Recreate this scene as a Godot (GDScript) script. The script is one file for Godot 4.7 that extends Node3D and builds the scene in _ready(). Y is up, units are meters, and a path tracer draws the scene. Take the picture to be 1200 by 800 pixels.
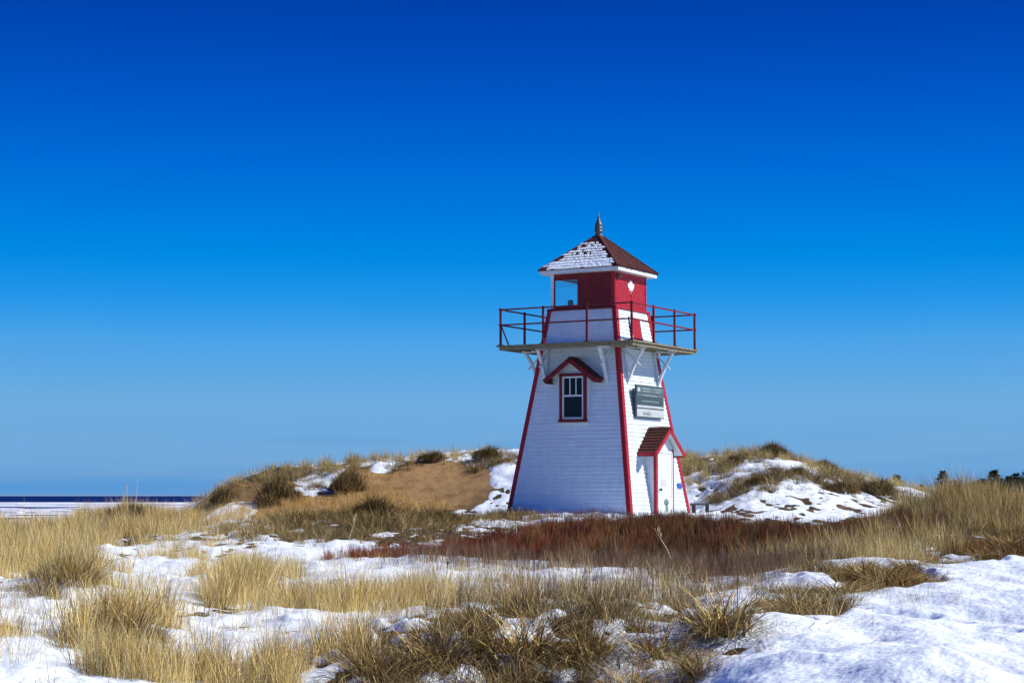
extends Node3D
# A square tapered lighthouse on snowy dunes. Eye at (0, 1.7, 0), looking along -z and slightly up.
# d below means metres ahead of the eye (-z); "bearing" columns are in thousandths-like steps of x / d.

const EYE := 1.7
const LENS := 2200.0
const EXPOSURE := 1.2

var rng := RandomNumberGenerator.new()
var n_big := FastNoiseLite.new()
var n_mid := FastNoiseLite.new()
var n_fine := FastNoiseLite.new()
var n_clump := FastNoiseLite.new()
var M := {}
var used := {}
var cube := BoxMesh.new()

# ------------------------------------------------------------------ terrain tables
var ROW_D := [4.0, 12.0, 16.0, 20.0, 24.0, 28.0, 33.0, 40.0, 47.0, 54.0, 60.0, 66.0, 72.0, 82.0, 100.0, 130.0, 300.0, 900.0]
var ROW_H := [
	[0.00, 0.00, 0.00, 0.00, 0.00, 0.00, 0.00, 0.00, 0.00, 0.00, 0.10, 0.10, 0.10, 0.10, 0.10],
	[0.00, 0.00, 0.00, 0.00, 0.00, -0.15, -0.20, -0.20, -0.20, -0.10, 0.20, 0.25, 0.30, 0.30, 0.30],
	[0.20, 0.12, 0.05, 0.00, 0.00, -0.05, -0.12, -0.12, -0.12, -0.02, 0.30, 0.35, 0.40, 0.40, 0.40],
	[0.35, 0.30, 0.22, 0.10, 0.05, 0.18, 0.42, 0.48, 0.48, 0.42, 0.40, 0.45, 0.50, 0.50, 0.50],
	[0.45, 0.40, 0.32, 0.15, 0.10, 0.10, 0.20, 0.25, 0.25, 0.35, 0.50, 0.55, 0.55, 0.55, 0.55],
	[0.50, 0.45, 0.35, 0.18, 0.15, 0.15, 0.15, 0.20, 0.20, 0.25, 0.45, 0.60, 0.60, 0.60, 0.60],
	[0.50, 0.45, 0.38, 0.25, 0.25, 0.25, 0.25, 0.25, 0.25, 0.30, 0.35, 0.45, 0.60, 0.65, 0.65],
	[0.55, 0.50, 0.45, 0.38, 0.32, 0.35, 0.35, 0.40, 0.45, 0.45, 0.45, 0.50, 0.90, 0.80, 0.80],
	[0.60, 0.55, 0.55, 0.65, 0.90, 1.02, 0.97, 0.85, 0.80, 0.85, 0.70, 0.70, 0.85, 0.90, 0.90],
	[0.75, 0.77, 0.80, 0.80, 0.90, 0.95, 0.95, 1.00, 1.20, 1.20, 1.20, 1.10, 1.00, 1.00, 1.00],
	[0.77, 0.81, 0.85, 0.95, 0.95, 0.95, 0.95, 1.05, 1.40, 1.50, 2.30, 1.80, 1.30, 1.10, 1.10],
	[0.70, 0.75, 0.85, 0.95, 1.60, 1.80, 1.80, 2.20, 3.30, 3.08, 3.18, 2.23, 1.60, 1.20, 1.20],
	[0.10, 0.10, 0.20, 0.95, 2.50, 2.90, 3.10, 3.40, 3.00, 3.00, 3.00, 2.30, 1.60, 1.30, 1.20],
	[-0.90, -0.90, -0.80, -0.20, 2.10, 2.50, 2.70, 3.00, 1.80, 2.00, 2.00, 1.60, 1.30, 1.20, 1.10],
	[-1.60, -1.60, -1.60, -1.20, -0.60, -0.20, 0.20, 0.60, 0.30, 0.60, 0.90, 1.00, 1.00, 1.00, 1.00],
	[-2.20, -2.20, -2.20, -2.20, -2.00, -1.80, -1.50, -1.00, -0.70, -0.50, -0.40, -0.40, -0.40, -0.40, -0.40],
	[-4.00, -4.00, -4.00, -4.00, -4.00, -3.50, -3.00, -2.50, -2.00, -1.50, -1.00, -0.80, -0.60, -0.60, -0.60],
	[-6.00, -6.00, -6.00, -6.00, -6.00, -6.00, -6.00, -6.00, -6.00, -5.00, -4.00, -3.00, -2.00, -2.00, -2.00],
]
# mounds: [bearing, d, radius across, radius along, height]
var BUMPS := [
	[325.0, 67.0, 1.1, 1.3, 0.35], [266.0, 67.5, 1.2, 1.2, 0.45], [408.0, 68.4, 0.9, 1.0, 0.3],
	[1085.0, 13.9, 0.7, 0.8, 0.16], [1165.0, 14.3, 0.45, 0.6, -0.2], [990.0, 15.4, 0.8, 0.8, 0.06], [1130.0, 19.0, 0.6, 1.6, -0.1], [1010.0, 18.0, 0.4, 1.8, -0.08], [155.0, 55.0, 1.3, 1.6, 0.3], [1135.0, 43.5, 2.4, 2.8, 0.55], [440.0, 50.0, 1.6, 2.0, 0.2],
	[845.0, 18.2, 0.8, 0.8, 0.18], [610.0, 18.6, 0.9, 0.8, 0.16], [100.0, 24.0, 1.0, 1.5, 0.16],
	[150.0, 20.0, 0.7, 1.2, 0.14], [30.0, 18.0, 0.7, 1.0, 0.12], [540.0, 18.0, 0.8, 0.7, 0.14], [710.0, 18.5, 0.8, 0.7, 0.14],
]
# snow: [bearing, d, radius across, radius along, more (or less) of it]
var SNOWS := [
	[1090.0, 15.0, 2.9, 7.0, 3.0], [1200.0, 24.0, 3.0, 9.0, 3.4], [1120.0, 21.0, 1.9, 5.5, 1.8], [960.0, 14.0, 1.3, 3.2, 2.2], [880.0, 23.0, 0.9, 2.5, 0.8], [960.0, 28.0, 1.6, 1.6, 0.9], [1060.0, 30.5, 1.6, 1.4, 1.0],
	[540.0, 35.0, 3.9, 5.5, 2.6], [370.0, 40.0, 2.0, 4.0, 1.8], [230.0, 29.0, 0.9, 7.0, 3.0], [185.0, 36.0, 1.2, 4.0, 1.8], [690.0, 30.0, 2.6, 4.0, 1.7], [430.0, 24.0, 2.2, 1.6, 1.0],
	[40.0, 24.0, 1.1, 4.5, 2.0], [200.0, 19.5, 0.8, 2.6, 1.4], [60.0, 18.0, 0.8, 3.0, 1.8], [330.0, 20.5, 1.2, 1.8, 1.3], [140.0, 16.5, 0.6, 1.5, 1.3], [20.0, 32.0, 0.8, 2.0, 0.8],
	[275.0, 63.9, 1.0, 1.6, 3.2], [225.0, 67.5, 0.9, 1.5, 1.8], [370.0, 68.4, 1.1, 2.0, 1.2], [458.0, 69.3, 0.8, 2.0, 2.2], [592.0, 67.0, 0.7, 2.2, 2.0], [600.0, 71.5, 1.0, 1.5, 1.4], [480.0, 72.0, 1.4, 1.0, 1.2],
	[640.0, 51.0, 2.4, 2.5, 1.0], [480.0, 46.0, 2.0, 2.0, 0.2],
	[900.0, 61.0, 3.6, 5.0, 0.9], [945.0, 63.5, 1.3, 3.0, 1.2], [845.0, 58.0, 1.2, 2.0, 0.9], [1045.0, 74.0, 2.4, 9.0, 2.2], [1000.0, 66.0, 1.5, 3.0, 1.0], [600.0, 300.0, 500.0, 200.0, 1.2],
	[370.0, 67.0, 6.0, 6.0, -1.5], [372.0, 68.0, 1.1, 3.0, 2.6], [440.0, 70.5, 0.8, 2.0, 1.8], [282.0, 62.5, 1.1, 1.6, 2.4], [495.0, 66.2, 2.7, 4.6, -4.5], [225.0, 55.0, 1.3, 3.6, -5.5], [222.0, 64.5, 1.3, 3.0, -4.5], [345.0, 62.5, 2.2, 2.6, -1.8],
	[1035.0, 25.5, 0.95, 2.6, -6.5], [945.0, 21.2, 0.75, 2.0, -3.4], [900.0, 19.6, 0.5, 1.4, -2.6], [1095.0, 31.0, 1.2, 1.6, -2.6], [1185.0, 35.0, 1.5, 3.0, -5.0], [848.0, 18.2, 0.6, 1.6, -1.8], [985.0, 23.5, 0.6, 1.5, -2.5],
	[800.0, 42.0, 6.0, 6.0, -0.7], [60.0, 48.0, 4.0, 13.0, -0.5], [430.0, 46.5, 3.6, 4.0, -0.9], [1130.0, 42.0, 2.6, 5.0, -1.6], [960.0, 33.0, 2.2, 3.5, -0.7],
	[620.0, 18.3, 2.6, 2.6, -0.35], [900.0, 66.0, 3.5, 2.0, -1.0],
]
# where the snow lies in broken clods between dead grass
var BROKEN := [
	[620.0, 18.2, 2.8, 3.2, 2.8], [900.0, 21.0, 1.6, 4.0, 1.3], [1060.0, 27.0, 1.8, 5.0, 1.0], [440.0, 50.0, 3.6, 4.5, 1.5], [900.0, 61.0, 4.2, 6.0, 1.8], [380.0, 68.4, 3.0, 4.0, 2.4], [600.0, 50.0, 3.0, 3.0, 1.2], [1180.0, 35.0, 2.0, 4.0, 1.2],
]
# bare sand: [bearing, d, radius across, radius along, share]
var SANDS := [
	[360.0, 66.0, 5.5, 5.0, 0.75], [222.0, 64.5, 1.5, 3.4, 1.5], [495.0, 66.2, 3.0, 5.0, 1.5], [225.0, 55.0, 1.4, 3.6, 1.3], [345.0, 62.5, 2.4, 3.0, 1.1], [1040.0, 25.0, 0.9, 1.9, 1.6], [930.0, 20.5, 0.8, 1.4, 0.9], [540.0, 68.4, 2.5, 3.0, 1.0],
]

func cm(a: float, b: float, c: float, e: float, t: float) -> float:
	return b + 0.5 * t * (c - a + t * (2.0 * a - 5.0 * b + 4.0 * c - e + t * (3.0 * (b - c) + e - a)))

func row_profile(d: float) -> PackedFloat32Array:
	var out := PackedFloat32Array()
	out.resize(15)
	var last := ROW_D.size() - 1
	var k := 0
	while k < last - 1 and d > ROW_D[k + 1]:
		k += 1
	var t := clampf((d - ROW_D[k]) / (ROW_D[k + 1] - ROW_D[k]), 0.0, 1.0)
	var r0 = ROW_H[maxi(k - 1, 0)]
	var r1 = ROW_H[k]
	var r2 = ROW_H[k + 1]
	var r3 = ROW_H[mini(k + 2, last)]
	for i in 15:
		out[i] = cm(r0[i], r1[i], r2[i], r3[i], t)
	return out

func across(p: PackedFloat32Array, px: float) -> float:
	var c := clampf((px + 100.0) / 100.0, 0.0, 14.0)
	var k := mini(int(c), 13)
	return cm(p[maxi(k - 1, 0)], p[k], p[k + 1], p[mini(k + 2, 14)], c - k)

func wx(px: float, d: float) -> float:
	return (px - 600.0) / LENS * d

func bumps(x: float, d: float) -> float:
	var h := 0.0
	for b in BUMPS:
		var dx: float = (x - b[5]) / b[2]
		var dd: float = (d - b[1]) / b[3]
		var e := dx * dx + dd * dd
		if e < 4.0:
			h += b[4] * exp(-e * 1.6)
	return h

func ellipses(list: Array, x: float, d: float) -> float:
	var s := 0.0
	for b in list:
		var dd: float = (d - b[1]) / b[3]
		if dd > 1.0 or dd < -1.0:
			continue
		var dx: float = (x - b[5]) / b[2]
		var e := dx * dx + dd * dd
		if e < 1.0:
			s += b[4] * (1.0 - e)
	return s

func relief(x: float, d: float, h: float) -> float:
	h += n_big.get_noise_2d(x, d) * 0.2 * clampf(d / 40.0, 0.35, 1.0) + n_mid.get_noise_2d(x, d * 0.6) * 0.085
	h += bumps(x, d)
	# level pad round the tower
	var dx := x - 2.576
	var dz := d - 55.3
	var e := sqrt(dx * dx + dz * dz)
	if e < 5.0:
		h = lerpf(1.16, h, smoothstep(2.4, 5.0, e))
	return h

func ground_at(x: float, d: float) -> float:
	return relief(x, d, across(row_profile(d), 600.0 + LENS * x / d))

func snow_depth(x: float, d: float) -> float:
	var s := 0.22 + ellipses(SNOWS, x, d)
	var broken := 1.0 + ellipses(BROKEN, x, d)
	s += n_mid.get_noise_2d(x * 1.7 + 40.0, d * 1.1) * 0.8 + n_clump.get_noise_2d(x, d * 0.8) * 0.75 * broken
	s += n_fine.get_noise_2d(x * 0.45 + d * 0.2, d * 0.5 - x * 0.15) * 0.3 * broken
	var t := clampf(s * 0.06, -0.08, 0.075)
	if s > 0.3:
		t += (n_mid.get_noise_2d(x * 1.5 + 9.0, d * 0.8 + x * 0.5) * 0.075 + n_clump.get_noise_2d(x * 0.8 - 31.0, d * 0.4 + x * 0.35) * 0.045 + n_fine.get_noise_2d(x * 0.8, d * 0.5) * 0.014) * clampf((s - 0.3) * 1.5, 0.0, 1.0)
	return t

func surface_at(x: float, d: float) -> float:
	return ground_at(x, d) + maxf(0.0, snow_depth(x, d))

# ------------------------------------------------------------------ small helpers
func noise(seed_: int, freq: float, octaves: int) -> FastNoiseLite:
	var n := FastNoiseLite.new()
	n.seed = seed_
	n.noise_type = FastNoiseLite.TYPE_SIMPLEX_SMOOTH
	n.frequency = freq
	n.fractal_octaves = octaves
	return n

func ramp_texture(seed_: int, freq: float, octaves: int, a: Color, b: Color, size := 512, low := 0.25, high := 0.75) -> ImageTexture:
	var src := noise(seed_, freq, octaves).get_seamless_image(size, size)
	var im := Image.create(size, size, true, Image.FORMAT_RGB8)
	for y in size:
		for x in size:
			im.set_pixel(x, y, a.lerp(b, smoothstep(low, high, src.get_pixel(x, y).r)))
	im.generate_mipmaps()
	return ImageTexture.create_from_image(im)

func height_texture(seed_: int, freq: float, octaves: int, size := 512) -> ImageTexture:
	var im := noise(seed_, freq, octaves).get_seamless_image(size, size)
	im.convert(Image.FORMAT_RGB8)
	return ImageTexture.create_from_image(im)

func mat(color: Color, rough := 0.8, tex: Texture2D = null, scale := 1.0) -> StandardMaterial3D:
	var m := StandardMaterial3D.new()
	m.albedo_color = color
	m.roughness = rough
	m.metallic_specular = 0.4
	m.cull_mode = BaseMaterial3D.CULL_DISABLED
	if tex:
		m.albedo_texture = tex
		m.uv1_triplanar = true
		m.uv1_world_triplanar = true
		m.uv1_scale = Vector3.ONE * scale
	return m

func lin(r: float, g: float, b: float) -> Color:
	return Color(r, g, b).linear_to_srgb()

func numbered(n: String) -> String:
	if not used.has(n):
		used[n] = 0
		return n
	used[n] += 1
	return "%s_%03d" % [n, used[n]]

func tag(o: Node, label := "", category := "", group := "", kind := "") -> void:
	if label: o.set_meta("label", label)
	if category: o.set_meta("category", category)
	if group: o.set_meta("group", group)
	if kind: o.set_meta("kind", kind)

func put(called: String, mesh: Mesh, m: Material, parent: Node = self) -> MeshInstance3D:
	var o := MeshInstance3D.new()
	o.name = numbered(called) if parent == self else called
	o.mesh = mesh
	if m:
		o.material_override = m
	o.cast_shadow = GeometryInstance3D.SHADOW_CASTING_SETTING_ON
	parent.add_child(o, true)
	return o

func thing(called: String, at: Vector3, turn := 0.0) -> Node3D:
	var o := Node3D.new()
	o.name = numbered(called)
	add_child(o)
	o.position = at
	o.rotation.y = turn
	return o

func box(called: String, parent: Node, m: Material, centre: Vector3, size: Vector3, turn := Basis.IDENTITY) -> MeshInstance3D:
	var o := put(called, cube, m, parent)
	o.transform = Transform3D(turn * Basis.from_scale(size), centre)
	return o

# a square bar from a to b; side is the direction its width runs in
func bar(called: String, parent: Node, m: Material, a: Vector3, b: Vector3, width: float, thick: float, side := Vector3.UP) -> MeshInstance3D:
	var z := (b - a).normalized()
	var y := (side - z * side.dot(z)).normalized()
	var x := y.cross(z)
	return box(called, parent, m, (a + b) * 0.5, Vector3(thick, width, a.distance_to(b)), Basis(x, y, z))

func quad(st: SurfaceTool, a: Vector3, b: Vector3, c: Vector3, e: Vector3) -> void:
	for p in [a, b, c, a, c, e]:
		st.add_vertex(p)

# a closed prism: polygon (points in order) swept by an offset
func prism(poly: PackedVector3Array, off: Vector3) -> ArrayMesh:
	var st := SurfaceTool.new()
	st.begin(Mesh.PRIMITIVE_TRIANGLES)
	st.set_smooth_group(-1)
	var flat := PackedVector2Array()
	var ax := (poly[1] - poly[0]).normalized()
	var nrm := off.normalized()
	ax = (ax - nrm * ax.dot(nrm)).normalized()
	var ay := nrm.cross(ax)
	for p in poly:
		flat.append(Vector2((p - poly[0]).dot(ax), (p - poly[0]).dot(ay)))
	var tri := Geometry2D.triangulate_polygon(flat)
	for k in range(0, tri.size(), 3):
		st.add_vertex(poly[tri[k]]); st.add_vertex(poly[tri[k + 1]]); st.add_vertex(poly[tri[k + 2]])
		st.add_vertex(poly[tri[k]] + off); st.add_vertex(poly[tri[k + 2]] + off); st.add_vertex(poly[tri[k + 1]] + off)
	for k in poly.size():
		var a := poly[k]
		var b := poly[(k + 1) % poly.size()]
		quad(st, a, b, b + off, a + off)
	st.generate_normals()
	return st.commit()

func lathe(profile: Array, sides: int) -> ArrayMesh:
	var st := SurfaceTool.new()
	st.begin(Mesh.PRIMITIVE_TRIANGLES)
	for k in profile.size() - 1:
		for s in sides:
			var a0 := TAU * s / sides
			var a1 := TAU * (s + 1) / sides
			var p: Vector2 = profile[k]
			var q: Vector2 = profile[k + 1]
			quad(st, Vector3(cos(a0) * p.x, p.y, sin(a0) * p.x), Vector3(cos(a1) * p.x, p.y, sin(a1) * p.x), Vector3(cos(a1) * q.x, q.y, sin(a1) * q.x), Vector3(cos(a0) * q.x, q.y, sin(a0) * q.x))
	st.generate_normals()
	return st.commit()

# ------------------------------------------------------------------ start
func _ready() -> void:
	# camera
	var cam := Camera3D.new()
	cam.name = "camera"
	add_child(cam)
	cam.position = Vector3(0, EYE, 0)
	cam.rotation = Vector3(atan(181.0 / LENS), 0, 0)
	cam.fov = rad_to_deg(2.0 * atan(400.0 / LENS))
	cam.near = 0.1
	cam.far = 60000.0
	cam.current = true
	# sky and exposure
	var env := Environment.new()
	env.background_mode = Environment.BG_SKY
	env.sky = Sky.new()
	env.sky.sky_material = make_sky()
	env.tonemap_mode = Environment.TONE_MAPPER_LINEAR
	env.tonemap_exposure = EXPOSURE
	env.sdfgi_enabled = true
	env.ssao_enabled = true
	env.ssil_enabled = true
	var we := WorldEnvironment.new()
	we.name = "world_environment"
	we.environment = env
	add_child(we)
	# sun: from the right, a little in front of the picture plane, 42 degrees up
	var sun := DirectionalLight3D.new()
	sun.name = "sun"
	sun.light_color = Color(1.0, 0.975, 0.93)
	sun.light_energy = 1.5
	sun.light_angular_distance = 0.5
	sun.shadow_enabled = true
	add_child(sun)
	var az := deg_to_rad(6.0)
	var el := deg_to_rad(42.0)
	var from := Vector3(cos(el) * cos(az), sin(el), cos(el) * sin(az))
	sun.look_at_from_position(from * 100.0, Vector3.ZERO, Vector3.UP)

	rng.seed = 20240
	n_big = noise(3, 0.11, 2)
	n_mid = noise(7, 0.42, 3)
	n_fine = noise(11, 4.2, 2)
	n_clump = noise(19, 1.5, 2)
	# a line of old footprints across the snowbank
	for k in 11:
		BUMPS.append([990.0 + k * 19.0, 20.6 - k * 0.33 + (0.25 if k % 2 else 0.0), 0.13, 0.22, -0.07 - 0.02 * (k % 3)])
	for list in [BUMPS, SNOWS, BROKEN, SANDS]:
		for b in list:
			b.append(wx(b[0], b[1]))
	make_materials()
	make_land()
	make_sea()
	make_lighthouse()
	make_plants()
	make_spruces()

func make_sky() -> PanoramaSkyMaterial:
	# clear winter air: pale over the sea, deep blue higher up; the same all round
	var stops := [[0.0, 88, 152, 214], [0.3, 86, 152, 214], [0.6, 106, 162, 216], [1.06, 114, 169, 219], [2.9, 110, 172, 224], [4.7, 76, 163, 232], [6.0, 34, 149, 233], [7.3, 0, 137, 228], [9.9, 0, 108, 214], [12.5, 0, 83, 193], [15.0, 0, 64, 171], [25.0, 0, 64, 165], [90.0, 0, 60, 155]]
	var w := 1024
	var h := 2048
	var im := Image.create(w, h, false, Image.FORMAT_RGBF)
	var wisp := noise(77, 1.0, 3)
	for y in h:
		var e := 90.0 - 180.0 * (y + 0.5) / h
		var c := Color(0.35, 0.38, 0.42)
		if e >= 0.0:
			var k := 0
			while k < stops.size() - 2 and e > stops[k + 1][0]:
				k += 1
			var t: float = clampf((e - stops[k][0]) / (stops[k + 1][0] - stops[k][0]), 0.0, 1.0)
			c = Color(lerpf(stops[k][1], stops[k + 1][1], t) / 255.0, lerpf(stops[k][2], stops[k + 1][2], t) / 255.0, lerpf(stops[k][3], stops[k + 1][3], t) / 255.0).srgb_to_linear()
		for x in w:
			var cc := c
			if e > 0.0 and e < 3.0:
				# thin far-off cloud bank low over the horizon
				var a := TAU * x / w
				var v := wisp.get_noise_3d(cos(a) * 9.0, sin(a) * 9.0, e * 2.6)
				cc = c.lerp(Color(0.2, 0.38, 0.66) if v > 0 else Color(0.1, 0.3, 0.62), clampf(absf(v) - 0.12, 0.0, 0.5) * 0.55 * smoothstep(3.0, 1.2, e))
			im.set_pixel(x, y, Color(cc.r / EXPOSURE, cc.g / EXPOSURE, cc.b / EXPOSURE))
	var m := PanoramaSkyMaterial.new()
	m.panorama = ImageTexture.create_from_image(im)
	return m

func make_materials() -> void:
	M.white = mat(Color.WHITE, 0.6, ramp_texture(1, 0.012, 5, lin(0.65, 0.77, 0.84), lin(0.74, 0.85, 0.91)), 0.55)
	M.trim_white = mat(Color.WHITE, 0.55, ramp_texture(2, 0.02, 4, lin(0.64, 0.72, 0.77), lin(0.73, 0.8, 0.85), 256), 0.9)
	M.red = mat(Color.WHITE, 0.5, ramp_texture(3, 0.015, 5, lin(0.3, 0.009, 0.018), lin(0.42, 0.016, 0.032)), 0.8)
	M.red_dark = mat(Color.WHITE, 0.55, ramp_texture(4, 0.02, 4, lin(0.12, 0.004, 0.008), lin(0.19, 0.008, 0.014), 256), 0.9)  # dark red trim; also lantern reds with shade painted into the colour
	M.shingle = mat(Color.WHITE, 0.85, ramp_texture(5, 0.03, 4, lin(0.055, 0.014, 0.011), lin(0.115, 0.03, 0.022)), 1.1)
	M.shingle_tinted = M.shingle.duplicate()
	M.shingle_tinted.vertex_color_use_as_albedo = true
	M.wood = mat(Color.WHITE, 0.85, ramp_texture(6, 0.03, 5, lin(0.16, 0.14, 0.085), lin(0.3, 0.27, 0.18)), 0.8)
	M.dark = mat(lin(0.03, 0.03, 0.032), 0.5)
	M.metal = mat(lin(0.1, 0.11, 0.115), 0.5)
	M.metal.metallic = 0.6
	M.interior = mat(lin(0.32, 0.31, 0.29), 0.8)
	M.sign = mat(Color.WHITE, 0.55, ramp_texture(8, 0.02, 4, lin(0.035, 0.066, 0.082), lin(0.055, 0.092, 0.11), 256), 0.9)
	M.sign_light = mat(lin(0.1, 0.15, 0.17), 0.55)
	M.sign_pale = mat(Color.WHITE, 0.55, ramp_texture(9, 0.03, 4, lin(0.4, 0.45, 0.47), lin(0.52, 0.57, 0.59), 256), 0.9)
	M.sign_text = mat(lin(0.45, 0.52, 0.55), 0.6)
	M.glass = StandardMaterial3D.new()
	M.glass.transparency = BaseMaterial3D.TRANSPARENCY_ALPHA
	M.glass.albedo_color = Color(0.62, 0.9, 0.92, 0.05)
	M.glass.roughness = 0.03
	M.pane = StandardMaterial3D.new()
	M.pane.albedo_color = lin(0.012, 0.016, 0.022)
	M.pane.roughness = 0.06
	M.pane.metallic_specular = 0.25
	M.blue = mat(lin(0.03, 0.1, 0.42), 0.6)
	M.lilac = mat(lin(0.55, 0.52, 0.68), 0.6)
	M.greenish = mat(lin(0.13, 0.22, 0.2), 0.7)
	var snow := mat(Color.WHITE, 0.65, ramp_texture(21, 0.02, 5, lin(0.72, 0.805, 0.86), lin(0.80, 0.87, 0.915)), 0.35)
	snow.heightmap_enabled = true
	snow.heightmap_texture = height_texture(22, 0.06, 5)
	snow.heightmap_scale = 1.6
	M.snow = snow
	var soil := mat(Color.WHITE, 0.95, ramp_texture(23, 0.05, 5, Color(0.62, 0.62, 0.62), Color(1, 1, 1)), 0.9)
	soil.vertex_color_use_as_albedo = true
	soil.heightmap_enabled = true
	soil.heightmap_texture = height_texture(24, 0.06, 5)
	soil.heightmap_scale = 3.0
	M.soil = soil
	var grass := mat(Color.WHITE, 0.75)
	grass.vertex_color_use_as_albedo = true
	grass.metallic_specular = 0.25
	grass.backlight_enabled = true
	grass.backlight = Color(0.35, 0.33, 0.28)
	M.grass = grass
	var twig := mat(Color.WHITE, 0.8)
	twig.vertex_color_use_as_albedo = true
	twig.metallic_specular = 0.2
	M.twig = twig
	var needle := mat(Color.WHITE, 0.8)
	needle.vertex_color_use_as_albedo = true
	M.needle = needle
	M.bark = mat(lin(0.06, 0.045, 0.035), 0.9)
	var sea := mat(Color.WHITE, 0.75, ramp_texture(25, 0.02, 4, lin(0.003, 0.014, 0.085), lin(0.005, 0.024, 0.12)), 0.01)
	sea.metallic_specular = 0.08
	M.sea = sea
	M.ice = mat(Color.WHITE, 0.8, ramp_texture(26, 0.02, 4, lin(0.62, 0.68, 0.76), lin(0.82, 0.84, 0.87)), 0.02)

# ------------------------------------------------------------------ land, snow, sea
func grid_mesh(v: PackedVector3Array, rows: int, cols: int, colors: PackedColorArray) -> ArrayMesh:
	var normals := PackedVector3Array()
	normals.resize(v.size())
	var idx := PackedInt32Array()
	idx.resize((rows - 1) * (cols - 1) * 6)
	var k := 0
	for r in rows:
		for c in cols:
			var i := r * cols + c
			var a := v[i - 1] if c > 0 else v[i]
			var b := v[i + 1] if c < cols - 1 else v[i]
			var e := v[i - cols] if r > 0 else v[i]
			var f := v[i + cols] if r < rows - 1 else v[i]
			normals[i] = (b - a).cross(f - e).normalized()
			if r < rows - 1 and c < cols - 1:
				idx[k] = i; idx[k + 1] = i + cols; idx[k + 2] = i + 1
				idx[k + 3] = i + 1; idx[k + 4] = i + cols; idx[k + 5] = i + cols + 1
				k += 6
	if normals[cols * (rows / 2) + cols / 2].y < 0.0:
		for i in normals.size():
			normals[i] = -normals[i]
	var arr := []
	arr.resize(Mesh.ARRAY_MAX)
	arr[Mesh.ARRAY_VERTEX] = v
	arr[Mesh.ARRAY_NORMAL] = normals
	arr[Mesh.ARRAY_INDEX] = idx
	if colors.size():
		arr[Mesh.ARRAY_COLOR] = colors
	var am := ArrayMesh.new()
	am.add_surface_from_arrays(Mesh.PRIMITIVE_TRIANGLES, arr)
	return am

func make_land() -> void:
	var cols := 760
	var rows := 560
	var gv := PackedVector3Array()
	var sv := PackedVector3Array()
	var gc := PackedColorArray()
	gv.resize(cols * rows); sv.resize(cols * rows); gc.resize(cols * rows)
	var sand := Color(0.64, 0.40, 0.16)
	var sand2 := Color(0.50, 0.29, 0.11)
	var litter := Color(0.15, 0.105, 0.045)
	var litter2 := Color(0.06, 0.042, 0.02)
	for r in rows:
		var t := float(r) / (rows - 1)
		var d := 10.0 * pow(10.0, t / 0.88) if t < 0.88 else lerpf(100.0, 900.0, pow((t - 0.88) / 0.12, 2.0))
		var prof := row_profile(d)
		for c in cols:
			var u := -0.42 + 0.84 * c / (cols - 1)
			var x := u * d
			var g := relief(x, d, across(prof, 600.0 + LENS * u))
			var i := r * cols + c
			var s := snow_depth(x, d)
			gv[i] = Vector3(x, g + n_fine.get_noise_2d(x * 0.7, d * 0.7) * 0.015, -d)
			sv[i] = Vector3(x, g + s, -d)
			var f1 := clampf(0.5 + n_clump.get_noise_2d(x * 2.0, d * 2.0) * 0.9, 0.0, 1.0)
			var share := clampf(ellipses(SANDS, x, d) + n_mid.get_noise_2d(x * 2.0, d * 2.0) * 0.45, 0.0, 1.0)
			gc[i] = litter.lerp(litter2, f1).lerp(sand.lerp(sand2, f1), share)
	var g := put("ground", grid_mesh(gv, rows, cols, gc), M.soil)
	tag(g, "orange sand and dead grass litter between the snow patches", "ground", "", "structure")
	var s := put("snow_cover", grid_mesh(sv, rows, cols, PackedColorArray()), M.snow)
	tag(s, "wind-drifted white snow lying over the dunes and path", "snow", "", "structure")
	# the same snowy land goes on round and behind the viewer
	var st := SurfaceTool.new()
	st.begin(Mesh.PRIMITIVE_TRIANGLES)
	var radii := [0.0, 4.0, 10.6, 20.0, 40.0, 80.0, 200.0]
	var a0 := atan(0.415)
	for k in radii.size() - 1:
		var whole: bool = radii[k] < 10.0
		var from := 0.0 if whole else a0
		var span := TAU if whole else TAU - 2.0 * a0
		for j in 64:
			var p := []
			for q in [[k, j], [k + 1, j], [k + 1, j + 1], [k, j + 1]]:
				var a: float = from + span * q[1] / 64.0
				var x: float = sin(a) * radii[q[0]]
				var z: float = -cos(a) * radii[q[0]]
				p.append(Vector3(x, -0.12 + n_big.get_noise_2d(x, z) * 0.2 * minf(1.0, radii[q[0]] / 20.0), z))
			quad(st, p[0], p[1], p[2], p[3])
	st.generate_normals()
	var o := put("snow_field", st.commit(), M.snow)
	tag(o, "open snow field round the place the view is taken from", "snow", "", "structure")

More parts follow.
